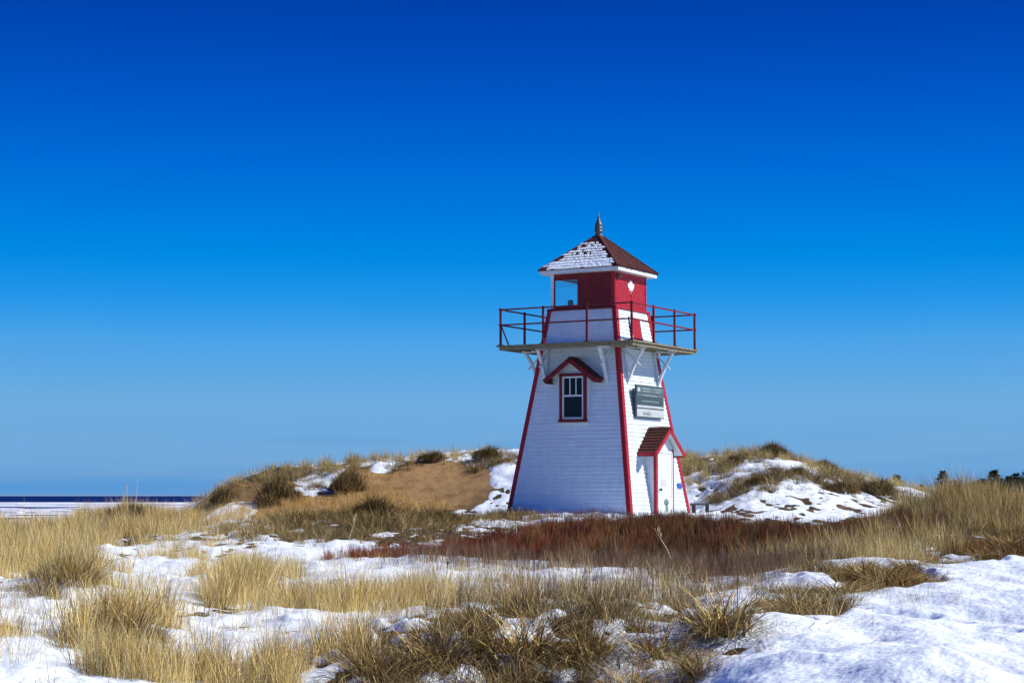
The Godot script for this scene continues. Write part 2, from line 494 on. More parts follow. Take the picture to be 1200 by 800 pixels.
func make_sea() -> void:
	var pm := PlaneMesh.new()
	pm.size = Vector2(80000, 80000)
	var s := put("sea", pm, M.sea)
	s.position = Vector3(0, -1.5, 0)
	tag(s, "dark blue open sea along the horizon", "sea", "", "structure")
	# pack ice along the shore, then scattered floes out to open water
	var st := SurfaceTool.new()
	st.begin(Mesh.PRIMITIVE_TRIANGLES)
	st.set_smooth_group(-1)
	for k in 400:
		var t := rng.randf()
		var d := lerpf(110.0, 860.0, pow(t, 0.75))
		var x := rng.randf_range(-0.5, 0.1) * d
		var r := rng.randf_range(3.0, 13.0) * lerpf(0.7, 2.2, d / 1100.0)
		var n := rng.randi_range(6, 9)
		var top := -1.5 + rng.randf_range(0.1, 0.35)
		var ring := []
		for j in n:
			var a := TAU * j / n
			var rr := r * rng.randf_range(0.6, 1.15)
			ring.append(Vector3(x + cos(a) * rr * 1.8, top, -d + sin(a) * rr))
		for j in n:
			var a: Vector3 = ring[j]
			var b: Vector3 = ring[(j + 1) % n]
			st.add_vertex(Vector3(x, top + 0.06, -d)); st.add_vertex(b); st.add_vertex(a)
			quad(st, a, b, Vector3(b.x, -1.7, b.z), Vector3(a.x, -1.7, a.z))
	st.generate_normals()
	var o := put("sea_ice", st.commit(), M.ice)
	tag(o, "broken white pack ice along the shore in front of the sea", "ice", "", "stuff")

# ------------------------------------------------------------------ the lighthouse
const TOWER := Vector3(2.576, 1.221, -55.324)
const YAW := -0.522

func hw(y: float) -> float:
	return 1.09 + (5.9 - y) * 0.149

func face_n(f: int) -> Vector3:
	return [Vector3(0, 0, 1), Vector3(1, 0, 0), Vector3(0, 0, -1), Vector3(-1, 0, 0)][f]

func face_t(f: int) -> Vector3:
	return [Vector3(1, 0, 0), Vector3(0, 0, -1), Vector3(-1, 0, 0), Vector3(0, 0, 1)][f]

func on(f: int, s: float, y: float, out: float) -> Vector3:
	return face_n(f) * (hw(y) + out) + face_t(f) * s + Vector3(0, y, 0)

func at(f: int, s: float, y: float, dist: float) -> Vector3:
	return face_n(f) * dist + face_t(f) * s + Vector3(0, y, 0)

func slab(called: String, parent: Node, m: Material, pts: Array, off: Vector3) -> MeshInstance3D:
	return put(called, prism(PackedVector3Array(pts), off), m, parent)

func make_lighthouse() -> void:
	var t := thing("lighthouse", TOWER, YAW)
	tag(t, "white clapboard square tapered lighthouse with red trim, red-railed gallery and lantern room", "lighthouse")
	var y0 := -0.35
	var y1 := 5.9
	for f in 4:
		var n := face_n(f)
		var s := face_t(f)
		var wall := slab("wall", t, M.white, [on(f, -hw(y0) + 0.02, y0, -0.02), on(f, hw(y0) - 0.02, y0, -0.02), on(f, hw(y1) - 0.02, y1, -0.02), on(f, -hw(y1) + 0.02, y1, -0.02)], -n * 0.1)
		var y := y0
		while y < y1 - 0.06:
			var ym := y + 0.0575
			var up := (Vector3.UP - n * (0.149 + 0.2 + rng.randf_range(-0.02, 0.03))).normalized()
			var zz := s.cross(up).normalized()
			box("clapboard", wall, M.white, on(f, 0, ym, 0.004 + rng.randf_range(-0.0015, 0.0015)), Vector3(2.0 * hw(ym) - 0.01, 0.128, 0.018), Basis(s, up, zz))
			y += 0.115
		for side in [-1.0, 1.0]:
			var reach := 0.034 if f % 2 == 0 else 0.003
			bar("corner_board", t, M.red if f != 0 else M.red, on(f, side * (hw(y0) + reach - 0.065), y0, 0.018), on(f, side * (hw(y1) + reach - 0.065), y1, 0.018), 0.13, 0.032, s)
	make_gallery(t)
	make_window(t)
	make_porch(t)
	make_lantern(t)
	make_sign()
	make_barrier()

func make_gallery(t: Node3D) -> void:
	var g := 2.19
	var yd := 4.84
	var deck := Node3D.new()
	deck.name = "gallery_deck"
	t.add_child(deck)
	var k := 0
	var z := -g + 0.07
	while z < g:
		box("plank", deck, M.wood, Vector3(rng.randf_range(-0.008, 0.008), yd - 0.022 + rng.randf_range(-0.003, 0.003), z), Vector3(2.0 * g + 0.06, 0.04, 0.138))
		z += 0.1427
		k += 1
	for f in 4:
		var e := g - 0.03 if f % 2 == 0 else g - 0.085
		bar("rim_board", deck, M.wood, at(f, -e, yd - 0.09, g - 0.05), at(f, e, yd - 0.09, g - 0.05), 0.09, 0.045, Vector3.UP)
	for x in [-1.75, -1.35, 1.35, 1.75]:
		bar("joist", deck, M.wood, Vector3(x, yd - 0.085, -g + 0.09), Vector3(x, yd - 0.085, g - 0.09), 0.08, 0.05, Vector3.UP)
	# railing
	var rail := Node3D.new()
	rail.name = "railing"
	t.add_child(rail)
	var gp := g - 0.06
	for f in 4:
		for j in 3:
			var p := at(f, lerpf(-gp, gp, j / 3.0), yd, gp)
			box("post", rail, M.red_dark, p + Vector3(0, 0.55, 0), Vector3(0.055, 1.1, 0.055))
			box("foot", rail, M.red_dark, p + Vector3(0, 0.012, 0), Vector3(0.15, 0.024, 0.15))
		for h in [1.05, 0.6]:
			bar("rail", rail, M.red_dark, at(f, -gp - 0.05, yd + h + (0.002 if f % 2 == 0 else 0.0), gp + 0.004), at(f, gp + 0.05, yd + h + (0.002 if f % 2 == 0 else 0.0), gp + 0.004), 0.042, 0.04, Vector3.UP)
	bar("brace", rail, M.red_dark, Vector3(-gp, yd + 0.58, gp - 0.04), Vector3(-gp, yd + 0.01, gp - 0.5), 0.03, 0.03, Vector3.UP)
	# brackets: two on each side
	for f in 4:
		var s := face_t(f)
		for side in [-1.0, 1.0]:
			var b := Node3D.new()
			b.name = "bracket"
			t.add_child(b, true)
			var x: float = side * 1.0
			bar("arm", b, M.trim_white, on(f, x, 4.735, 0.0), at(f, x, 4.735, 2.04), 0.085, 0.08, Vector3.UP)
			bar("wall_post", b, M.trim_white, on(f, x, 3.72, 0.045), on(f, x, 4.69, 0.045), 0.08, 0.07, s)
			# curved strut in four straight lengths
			var a := at(f, x, 4.69, 1.93)
			var e := on(f, x, 3.78, 0.06)
			var mid := (a + e) * 0.5 + face_n(f) * -0.05 + Vector3(0, 0.06, 0)
			var last := a
			for q in 4:
				var u := (q + 1) / 4.0
				var p := a.lerp(mid, u).lerp(mid.lerp(e, u), u)
				bar("strut", b, M.trim_white, last, p + (p - last).normalized() * 0.006, 0.085, 0.072 + 0.001 * (q % 2), s)
				last = p
			bar("tie", b, M.trim_white, on(f, x, 4.64, 0.09), at(f, x, 4.2, 1.83), 0.05, 0.045, s)

func make_window(t: Node3D) -> void:
	var z0 := 1.62
	var d := Node3D.new()
	d.name = "window_dormer"
	t.add_child(d)
	var fwd := Vector3(0, 0, 1)
	# vertical white bay on the sloping wall, with a gable
	slab("bay", d, M.trim_white, [Vector3(-0.5, 2.56, 1.5), Vector3(-0.5, 2.56, z0), Vector3(-0.5, 3.86, z0), Vector3(-0.5, 3.86, 1.3)], Vector3(1.0, 0, 0))
	slab("pediment", d, M.trim_white, [Vector3(-0.78, 3.865, 1.2), Vector3(0.78, 3.865, 1.2), Vector3(0, 4.4, 1.2)], fwd * (z0 - 1.2 - 0.005))
	for sd in [-1.0, 1.0]:
		var a := Vector3(0, 4.47, 0)
		var b := Vector3(sd * 0.88, 3.83, 0)
		var down := Vector3(-(b - a).normalized().y * sd, (b - a).normalized().x * sd, 0) * -1.0
		if down.y > 0: down = -down
		slab("hood_roof", d, M.shingle, [a + fwd * 1.1, b + fwd * 1.1, b + down * 0.05 + fwd * 1.1, a + down * 0.05 + fwd * 1.1], fwd * (z0 + 0.23 - 1.1))
		slab("rake_board", d, M.red_dark, [a + down * 0.02, b + down * 0.02, b + down * 0.15, a + down * 0.15 - Vector3(0, 0.0, 0)].map(func(p): return p + fwd * (z0 + 0.232)), fwd * 0.035)
		slab("eave_board", d, M.red_dark, [b + down * 0.051 + fwd * 1.2, b + down * 0.15 + fwd * 1.2, b + down * 0.15 - Vector3(sd * 0.04, 0, 0) + fwd * 1.2, b + down * 0.051 - Vector3(sd * 0.04, 0, 0) + fwd * 1.2], fwd * (z0 + 0.23 - 1.2))
	# casing, sash, panes
	var yb := 2.66
	var yt := 3.95
	var w := 0.39
	var win := Node3D.new()
	win.name = "window"
	t.add_child(win)
	box("recess", win, M.dark, Vector3(0, (yb + yt) * 0.5, z0 + 0.004), Vector3(2 * w - 0.1, yt - yb - 0.1, 0.012))
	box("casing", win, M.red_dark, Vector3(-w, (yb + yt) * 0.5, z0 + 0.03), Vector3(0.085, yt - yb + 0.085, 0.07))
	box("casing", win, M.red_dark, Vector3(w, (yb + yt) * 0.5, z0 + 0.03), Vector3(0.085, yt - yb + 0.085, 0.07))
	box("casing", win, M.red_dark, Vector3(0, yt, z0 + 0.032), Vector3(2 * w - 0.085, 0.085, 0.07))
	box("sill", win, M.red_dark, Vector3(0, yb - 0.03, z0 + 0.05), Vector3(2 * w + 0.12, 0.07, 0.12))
	box("apron", win, M.trim_white, Vector3(0, yb - 0.11, z0 + 0.012), Vector3(1.02, 0.06, 0.05))
	var wi := w - 0.0425
	for x in [-wi + 0.025, wi - 0.025]:
		box("sash", win, M.trim_white, Vector3(x, (yb + yt) * 0.5, z0 + 0.025), Vector3(0.05, yt - yb - 0.05, 0.035))
	var ym := 3.35
	for y in [yt - 0.065, ym, yb + 0.05]:
		box("sash", win, M.trim_white, Vector3(0, y, z0 + 0.024), Vector3(2 * wi - 0.1, 0.05, 0.034))
	var xi := wi - 0.05
	for x in [-xi / 3.0, xi / 3.0]:
		box("muntin", win, M.trim_white, Vector3(x, (yt - 0.09 + ym) * 0.5 + 0.012, z0 + 0.022), Vector3(0.028, yt - ym - 0.115, 0.03))
	for j in 3:
		box("pane", win, M.pane, Vector3((j - 1) * xi * 2.0 / 3.0, (yt - 0.09 + ym) * 0.5 + 0.012, z0 + 0.014), Vector3(xi * 2.0 / 3.0 - 0.028, yt - ym - 0.115, 0.006))
	box("pane", win, M.pane, Vector3(0, (ym + yb) * 0.5 + 0.02, z0 + 0.013), Vector3(2 * xi, ym - yb - 0.1, 0.006))

func make_porch(t: Node3D) -> void:
	var p := Node3D.new()
	p.name = "entrance_porch"
	t.add_child(p)
	var xf := 2.1
	var h := 1.76
	slab("side_walls", p, M.trim_white, [Vector3(1.9, -0.3, -0.575), Vector3(xf, -0.3, -0.575), Vector3(xf, h, -0.575), Vector3(1.55, h, -0.575)], Vector3(0, 0, 1.15))
	slab("gable", p, M.trim_white, [Vector3(1.45, h + 0.003, -0.74), Vector3(1.45, h + 0.003, 0.74), Vector3(1.45, 2.32, 0)], Vector3(xf - 0.004 - 1.45, 0, 0))
	for sd in [-1.0, 1.0]:
		var a := Vector3(0, 2.47, 0)
		var b := Vector3(0, 1.71, sd * 1.0)
		var along := (b - a).normalized()
		var down := Vector3(0, along.z, -along.y) * (-1.0 if along.z > 0 else 1.0)
		var roof := slab("porch_roof", p, M.shingle, [a + Vector3(1.45, 0, 0), b + Vector3(1.45, 0, 0), b + down * 0.05 + Vector3(1.45, 0, 0), a + down * 0.05 + Vector3(1.45, 0, 0)], Vector3(0.84, 0, 0))
		shingle_field(roof, a + Vector3(1.5, 0, 0), a + Vector3(2.3, 0, 0), b + Vector3(1.5, 0, 0), b + Vector3(2.3, 0, 0), -down, 9, 8)
		slab("rake_board", p, M.red, [a + down * 0.01, b + down * 0.01, b + down * 0.13, a + down * 0.13].map(func(q): return q + Vector3(2.292, 0, 0)), Vector3(0.03, 0, 0))
		bar("eave_board", p, M.red, b + Vector3(1.6, -0.05, sd * 0.012), b + Vector3(2.31, -0.05, sd * 0.012), 0.12, 0.03, Vector3.UP)
		slab("soffit", p, M.trim_white, [a + down * 0.055 + Vector3(1.6, 0, 0), b + down * 0.055 + Vector3(1.6, 0, 0), b + down * 0.075 + Vector3(1.6, 0, 0), a + down * 0.075 + Vector3(1.6, 0, 0)], Vector3(0.68, 0, 0))
		box("corner_board", p, M.red, Vector3(xf + 0.012, (h - 0.3) * 0.5, sd * 0.56), Vector3(0.03, h + 0.3 + (0.12 if sd < 0 else 0.0), 0.075))
		box("corner_board", p, M.red, Vector3(xf - 0.03, (h - 0.3) * 0.5, sd * 0.587), Vector3(0.052, h + 0.3, 0.022))
	var door := Node3D.new()
	door.name = "door"
	t.add_child(door)
	box("door_leaf", door, M.trim_white, Vector3(xf + 0.012, 0.83, 0.0), Vector3(0.034, 1.72, 0.84))
	for z in [-0.46, 0.46]:
		box("door_frame", door, M.trim_white, Vector3(xf + 0.018, 0.84, z), Vector3(0.045, 1.76, 0.06))
	box("door_frame", door, M.trim_white, Vector3(xf + 0.018, 1.74, 0), Vector3(0.044, 0.06, 0.98))
	for z in [-0.28, -0.14, 0.0, 0.14, 0.28]:
		box("groove_strip", door, M.trim_white, Vector3(xf + 0.03, 0.83, z), Vector3(0.008, 1.68, 0.118))
	var knob := put("door_knob", lathe([Vector2(0.0, 0.09), Vector2(0.04, 0.075), Vector2(0.045, 0.05), Vector2(0.02, 0.03), Vector2(0.02, 0.0)], 12), M.dark, door)
	knob.position = Vector3(xf + 0.03, 0.66, 0.4)
	knob.rotation.z = -PI / 2
	box("door_notice", door, M.lilac, Vector3(xf + 0.038, 0.85, 0.12), Vector3(0.008, 0.2, 0.32))
	# faded grey-green plaque with a hanging ribbon low on the door
	var pl := put("door_plaque", lathe([Vector2(0.0, 0.02), Vector2(0.13, 0.016), Vector2(0.14, 0.0)], 14), M.greenish, door)
	pl.position = Vector3(xf + 0.035, 0.3, -0.05)
	pl.rotation.z = -PI / 2
	pl.scale = Vector3(0.7, 1, 1.1)
	slab("ribbon", door, M.greenish, [Vector3(xf + 0.036, 0.24, 0.0), Vector3(xf + 0.036, 0.24, -0.12), Vector3(xf + 0.036, 0.03, -0.15), Vector3(xf + 0.036, 0.06, -0.07), Vector3(xf + 0.036, 0.02, 0.0)], Vector3(0.01, 0, 0))
	box("wall_notice", t, M.blue, on(1, 1.5, 0.78, 0.035), Vector3(0.012, 0.16, 0.3), Basis(Vector3(0, 0, 1), 0.147))

# rows of small shingles laid on a sloping four-sided field; one joined part of its roof
func shingle_field(parent: Node, tl: Vector3, tr: Vector3, bl: Vector3, br: Vector3, out: Vector3, rows: int, per_row: int) -> void:
	var st := SurfaceTool.new()
	st.begin(Mesh.PRIMITIVE_TRIANGLES)
	st.set_smooth_group(-1)
	for r in rows:
		var v0 := float(r) / rows
		var v1 := (r + 1.12) / rows
		var n := maxi(1, int(round(per_row * lerpf(tl.distance_to(tr), bl.distance_to(br), (v0 + v1) * 0.5) / maxf(0.01, bl.distance_to(br)))))
		for c in n:
			var shift := 0.5 * (r % 2) / n
			var u0 := clampf(float(c) / n + shift - (0.5 / n if r % 2 else 0.0), 0.0, 1.0) + 0.02 / n
			var u1 := clampf(float(c + 1) / n + shift - (0.5 / n if r % 2 else 0.0), 0.0, 1.0) - 0.02 / n
			var vb := minf(1.0, v1) + rng.randf_range(-0.01, 0.01)
			var a := tl.lerp(bl, v0).lerp(tr.lerp(br, v0), u0) + out * 0.004
			var b := tl.lerp(bl, v0).lerp(tr.lerp(br, v0), u1) + out * 0.004
			var lift := 0.02 + rng.randf() * 0.01
			var e := tl.lerp(bl, vb).lerp(tr.lerp(br, vb), u1) + out * lift
			var f := tl.lerp(bl, vb).lerp(tr.lerp(br, vb), u0) + out * lift
			var tone := rng.randf_range(0.6, 1.15)
			st.set_color(Color(tone, tone, tone))
			quad(st, a, b, e, f)
			quad(st, f, e, e - out * lift, f - out * lift)
	st.generate_normals()
	var o := put("shingles", st.commit(), M.shingle_tinted, parent)
	o.set_meta("kind", "stuff")

func make_lantern(t: Node3D) -> void:
	# low red hatch in the door side above the deck
	var hatch := Node3D.new()
	hatch.name = "gallery_hatch"
	t.add_child(hatch)
	var tilt := Basis(Vector3(0, 0, 1), 0.148)
	box("hatch_leaf", hatch, M.red, on(1, 0.03, 5.25, 0.035), Vector3(0.03, 0.76, 0.56), tilt)
	for s in [-0.31, 0.37]:
		box("hatch_frame", hatch, M.trim_white, on(1, s, 5.27, 0.036), Vector3(0.04, 0.84, 0.085), tilt)
	box("hatch_frame", hatch, M.trim_white, on(1, 0.03, 5.68, 0.036), Vector3(0.042, 0.085, 0.58), tilt)
	box("dark_gap_strip", hatch, M.dark, on(1, -0.37, 5.27, 0.03), Vector3(0.03, 0.84, 0.022), tilt)  # dark strip painted in for the shaded gap beside the casing
	# lantern room
	var r := Node3D.new()
	r.name = "lantern_room"
	t.add_child(r)
	var L := 1.05
	var yb := 5.95
	var yt := 6.96
	for f in 4:
		var e := 1.135 if f % 2 == 0 else 1.075
		bar("sill", r, M.red_dark if f == 0 else M.red, at(f, -e, 5.915, 1.105), at(f, e, 5.915, 1.105), 0.07, 0.06, Vector3.UP)  # window-side sill is a darker red, its shade put into the colour
	box("floor", r, M.interior, Vector3(0, 5.91, 0), Vector3(2.14, 0.05, 2.14))
	box("ceiling", r, M.interior, Vector3(0, 6.93, 0), Vector3(2.04, 0.04, 2.04))
	# solid red walls: all of the door side, the right-hand part of the window side
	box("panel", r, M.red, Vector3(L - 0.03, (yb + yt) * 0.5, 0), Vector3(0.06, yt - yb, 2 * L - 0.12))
	box("panel", r, M.red_dark, Vector3(0.41, (yb + yt) * 0.5, L - 0.03), Vector3(1.1, yt - yb, 0.055))  # darker than the door-side panel: the shade of this side is painted in
	for z in [-L + 0.045, -0.02, L - 0.045]:
		box("batten", r, M.red, Vector3(L + 0.006, (yb + yt) * 0.5, z), Vector3(0.016, yt - yb - 0.02, 0.05 if z != -0.02 else 0.001))
	for c in [[L - 0.045, L - 0.045, M.red], [L - 0.045, -L + 0.045, M.red], [-L + 0.05, L - 0.05, M.trim_white], [-L + 0.05, -L + 0.05, M.trim_white]]:
		box("corner_post", r, c[2], Vector3(c[0], (yb + yt) * 0.5, c[1]), Vector3(0.1, yt - yb - 0.002, 0.1))
	# glazed openings: one on the window side, whole walls towards the sea
	glazed(r, 0, -0.95, -0.14, 5.99, 6.8)
	box("panel", r, M.red_dark, Vector3(-0.545, 6.88, L - 0.03), Vector3(0.81, 0.155, 0.05))  # shade of this side painted into the red here too
	for s in [[-0.97, 0.97]]:
		glazed(r, 2, s[0], s[1], 5.99, 6.86)
		glazed(r, 3, s[0], s[1], 5.99, 6.86)
	for f in [2, 3]:
		bar("header", r, M.red_dark, at(f, -0.95, 6.91, L - 0.03), at(f, 0.95, 6.91, L - 0.03), 0.095, 0.055, Vector3.UP)
	# beacon inside
	var lamp := put("beacon", lathe([Vector2(0.12, 0.0), Vector2(0.12, 0.04), Vector2(0.05, 0.05), Vector2(0.05, 0.1), Vector2(0.085, 0.12), Vector2(0.085, 0.26), Vector2(0.05, 0.3), Vector2(0.0, 0.31)], 16), M.dark, r)
	lamp.position = Vector3(-0.62, 5.94, 0.62)
	# grey fixture under the eave by the near corner
	var fx := put("wall_fixture", lathe([Vector2(0.0, 0.1), Vector2(0.06, 0.09), Vector2(0.08, 0.03), Vector2(0.08, 0.0)], 12), M.metal, r)
	fx.position = Vector3(L + 0.002, 6.83, 0.86)
	fx.rotation.z = -PI / 2
	# maple leaf on the door side
	var leaf := [Vector2(0, 1.0), Vector2(-0.18, 0.68), Vector2(-0.38, 0.78), Vector2(-0.3, 0.28), Vector2(-0.56, 0.52), Vector2(-0.62, 0.36), Vector2(-0.92, 0.42), Vector2(-0.8, 0.1), Vector2(-0.95, 0.0), Vector2(-0.42, -0.42), Vector2(-0.5, -0.6), Vector2(-0.04, -0.52), Vector2(-0.04, -1.0)]
	var pts := []
	for q in leaf:
		pts.append(Vector3(L + 0.003, 6.6 + q.y * 0.215, -q.x * 0.23))
	for k in range(leaf.size() - 1, 0, -1):
		pts.append(Vector3(L + 0.003, 6.6 + leaf[k].y * 0.215, leaf[k].x * 0.23))
	slab("maple_leaf", r, M.trim_white, pts, Vector3(0.012, 0, 0))
	# roof
	var roof := Node3D.new()
	roof.name = "lantern_roof"
	t.add_child(roof)
	var ye := 7.1
	var E := 1.29
	var ya := 8.2
	box("soffit", roof, M.trim_white, Vector3(0, 6.975, 0), Vector3(2 * E - 0.06, 0.03, 2 * E - 0.06))
	for f in 4:
		var e2 := E - 0.001 if f % 2 == 0 else E - 0.036
		bar("fascia", roof, M.trim_white, at(f, -e2, 7.03, E - 0.018), at(f, e2, 7.03, E - 0.018), 0.14, 0.034, Vector3.UP)
		var n := face_n(f)
		var out := (n * (ya - ye) + Vector3.UP * E).normalized()
		var tl := Vector3(0, ya, 0) - face_t(f) * 0.04 + n * 0.04
		var tr := Vector3(0, ya, 0) + face_t(f) * 0.04 + n * 0.04
		var bl := at(f, -E - 0.03, ye - 0.02, E + 0.03)
		var br := at(f, E + 0.03, ye - 0.02, E + 0.03)
		var rf := slab("roof_face", roof, M.shingle, [tl, tr, br, bl], -out * 0.03)
		shingle_field(rf, tl, tr, bl, br, out, 13, 20)
		bar("hip_cap", roof, M.shingle, at(f, E + 0.03, ye + 0.0, E + 0.03), Vector3(0, ya + 0.02, 0) + (n + face_t(f)) * 0.03, 0.09, 0.03, face_t(f) - n)
		if f == 0:
			roof_snow(t, tl, tr, bl, br, out)
	put("finial", lathe([Vector2(0.21, ya - 0.19), Vector2(0.15, ya - 0.09), Vector2(0.11, ya + 0.02), Vector2(0.105, ya + 0.06), Vector2(0.125, ya + 0.08), Vector2(0.125, ya + 0.14), Vector2(0.105, ya + 0.15), Vector2(0.12, ya + 0.18), Vector2(0.12, ya + 0.24), Vector2(0.1, ya + 0.25), Vector2(0.115, ya + 0.28), Vector2(0.11, ya + 0.34), Vector2(0.07, ya + 0.38), Vector2(0.06, ya + 0.42), Vector2(0.06, ya + 0.45), Vector2(0.04, ya + 0.48), Vector2(0.03, ya + 0.52), Vector2(0.035, ya + 0.56), Vector2(0.012, ya + 0.59), Vector2(0.008, ya + 0.68), Vector2(0.0, ya + 0.69)], 16), M.metal, roof)

func glazed(r: Node, f: int, s0: float, s1: float, y0: float, y1: float) -> void:
	var w := Node3D.new()
	w.name = "lantern_window"
	r.add_child(w, true)
	var dist := 1.02
	var n := face_n(f)
	var m: Material = M.red_dark
	bar("frame", w, m, at(f, s0, y0, dist), at(f, s1, y0, dist), 0.07, 0.05, Vector3.UP)
	bar("frame", w, m, at(f, s0, y1, dist), at(f, s1, y1, dist), 0.03, 0.05, Vector3.UP)
	bar("frame", w, m, at(f, s0 + 0.014, y0 + 0.035, dist), at(f, s0 + 0.014, y1 - 0.015, dist), 0.028, 0.048, face_t(f))
	bar("frame", w, m, at(f, s1 - 0.014, y0 + 0.035, dist), at(f, s1 - 0.014, y1 - 0.015, dist), 0.028, 0.048, face_t(f))
	var pane := bar("pane", w, M.glass, at(f, s0 + 0.028, (y0 + y1) * 0.5 + 0.01, dist), at(f, s1 - 0.028, (y0 + y1) * 0.5 + 0.01, dist), y1 - y0 - 0.05, 0.006, Vector3.UP)
	pane.cast_shadow = GeometryInstance3D.SHADOW_CASTING_SETTING_ON

# snow that stayed on the shaded roof side: small patches laid on the shingle rows
func roof_snow(t: Node3D, tl: Vector3, tr: Vector3, bl: Vector3, br: Vector3, out: Vector3) -> void:
	var st := SurfaceTool.new()
	st.begin(Mesh.PRIMITIVE_TRIANGLES)
	st.set_smooth_group(-1)
	var rows := 13
	for r in rows:
		var v0 := (r + 0.12) / rows
		var v1 := (r + 1.0) / rows
		var width := lerpf(0.08, 2.6, v1)
		var n := int(width / 0.07)
		for c in n:
			var u0 := float(c) / n
			var u1 := float(c + 1) / n
			var um := (u0 + u1) * 0.5
			var from_left := um * width
			var from_right := (1.0 - um) * width
			var keep := 1.0
			if r < 3: keep = 0.0
			elif r == 3: keep = 0.55
			if from_left < 0.14 + 0.12 * sin(r * 1.7): keep *= 0.15
			if from_right < 0.1 + 0.12 * (0.5 + 0.5 * sin(r * 2.3)): keep *= 0.2
			if r < 8: keep *= 0.86
			if rng.randf() > keep: continue
			var low := v1 - (0.05 + rng.randf() * 0.14) / rows if r < 10 else v1 + 0.1 / rows
			var th := 0.034 + rng.randf() * 0.012
			var a := tl.lerp(bl, v0).lerp(tr.lerp(br, v0), u0)
			var b := tl.lerp(bl, v0).lerp(tr.lerp(br, v0), u1)
			var e := tl.lerp(bl, low).lerp(tr.lerp(br, low), u1)
			var f := tl.lerp(bl, low).lerp(tr.lerp(br, low), u0)
			var o1 := out * (th - 0.012)
			var o2 := out * th
			quad(st, a + o1, b + o1, e + o2, f + o2)
			quad(st, f + o2, e + o2, e, f)
			quad(st, a + o1, f + o2, f, a)
			quad(st, b + o1, b, e, e + o2)
	st.generate_normals()
	var o := put("roof_snow", st.commit(), M.snow)
	o.transform = t.transform
	tag(o, "thin white snow left on the shaded lantern roof side", "snow", "", "stuff")

func lump(radius: Vector3, seed_: int) -> ArrayMesh:
	var st := SurfaceTool.new()
	st.begin(Mesh.PRIMITIVE_TRIANGLES)
	var nn := noise(seed_, 1.3, 2)
	var ring := 18
	var rows := 6
	var f := func(r: int, c: int) -> Vector3:
		var el := PI * 0.5 * r / rows
		var a := TAU * c / ring
		var p := Vector3(cos(a) * cos(el), sin(el), sin(a) * cos(el))
		return p * radius * (1.0 + 0.35 * nn.get_noise_3d(p.x * 1.2, p.y, p.z * 1.2))
	for r in rows:
		for c in ring:
			quad(st, f.call(r, c), f.call(r, c + 1), f.call(r + 1, c + 1), f.call(r + 1, c))
	st.generate_normals()
	return st.commit()

func make_sign() -> void:
	var base: Vector3 = Transform3D(Basis(Vector3.UP, YAW), TOWER) * Vector3(1.64, 2.74, 0)
	var s := thing("park_sign", base, YAW)
	tag(s, "dark slate bilingual sign with pale lower panel on the sunlit wall above the porch", "sign")
	var w := 1.84
	box("board", s, M.sign, Vector3(0, 0.46, 0), Vector3(0.05, 0.94, w))
	box("upper_panel", s, M.sign_light, Vector3(0.028, 0.79, 0), Vector3(0.012, 0.17, w - 0.08))
	box("middle_panel", s, M.sign_light, Vector3(0.028, 0.64, 0), Vector3(0.01, 0.07, w - 0.08))
	box("pale_strip", s, M.sign_pale, Vector3(0.029, 0.31, 0), Vector3(0.012, 0.065, w - 0.08))
	box("pale_panel", s, M.sign_pale, Vector3(0.029, 0.13, 0), Vector3(0.014, 0.22, w - 0.06))
	box("emblem", s, M.sign_text, Vector3(0.036, 0.79, 0.78), Vector3(0.008, 0.11, 0.16))
	for z in [-0.7, 0.7]:
		bar("bracket", s, M.dark, Vector3(-0.3, 0.8, z), Vector3(-0.025, 0.8, z), 0.05, 0.05)
		bar("bracket", s, M.dark, Vector3(-0.2, 0.1, z), Vector3(-0.025, 0.1, z), 0.05, 0.05)
	var font := SystemFont.new()
	font.font_names = PackedStringArray(["Droid Sans"])
	for q in [["Parks Canada", 0.835, 0.3, 0.05, M.sign_text, 0.035], ["Parcs Canada", 0.835, -0.5, 0.05, M.sign_text, 0.035], ["Covehead Harbour", 0.755, 0.28, 0.04, M.sign_text, 0.035], ["Lighthouse", 0.755, -0.5, 0.04, M.sign_text, 0.035], ["Prince Edward Island National Park", 0.64, 0.05, 0.042, M.sign_text, 0.034], ["Parc national de l'Île-du-Prince-Édouard", 0.47, 0.0, 0.045, M.sign_text, 0.026], ["Canada", 0.12, 0.28, 0.11, M.sign, 0.037]]:
		var tm := TextMesh.new()
		tm.text = q[0]
		tm.font = font
		tm.font_size = 48
		tm.pixel_size = q[3] / 34.0
		tm.depth = 0.004
		var o := put("lettering", tm, q[4], s)
		o.position = Vector3(q[5], q[1], q[2])
		o.rotation.y = PI / 2

func make_barrier() -> void:
	var tr := Transform3D(Basis(Vector3.UP, YAW), TOWER)
	var b := thing("low_barrier", tr * Vector3(2.55, -0.1, -1.4), YAW)
	tag(b, "low dark wooden barrier rail beside the entrance porch", "barrier")
	bar("rail", b, M.dark, Vector3(0, 0.34, -0.7), Vector3(0, 0.34, 0.55), 0.06, 0.06)
	for z in [-0.6, 0.35]:
		box("post", b, M.dark, Vector3(-0.002, 0.12, z), Vector3(0.09, 0.4, 0.09))
	for q in [[Vector3(-0.72, 4.84, 1.4), Vector3(0.28, 0.05, 0.12), "small white snow drift on the gallery deck, left of the two"], [Vector3(-0.18, 4.84, 1.42), Vector3(0.32, 0.085, 0.14), "thicker white snow drift on the gallery deck above the window"]]:
		var o := put("snow_drift", lump(q[1], 5), M.snow)
		o.transform = Transform3D(tr.basis, tr * q[0])
		tag(o, q[2], "snow", "snow drifts on the gallery")

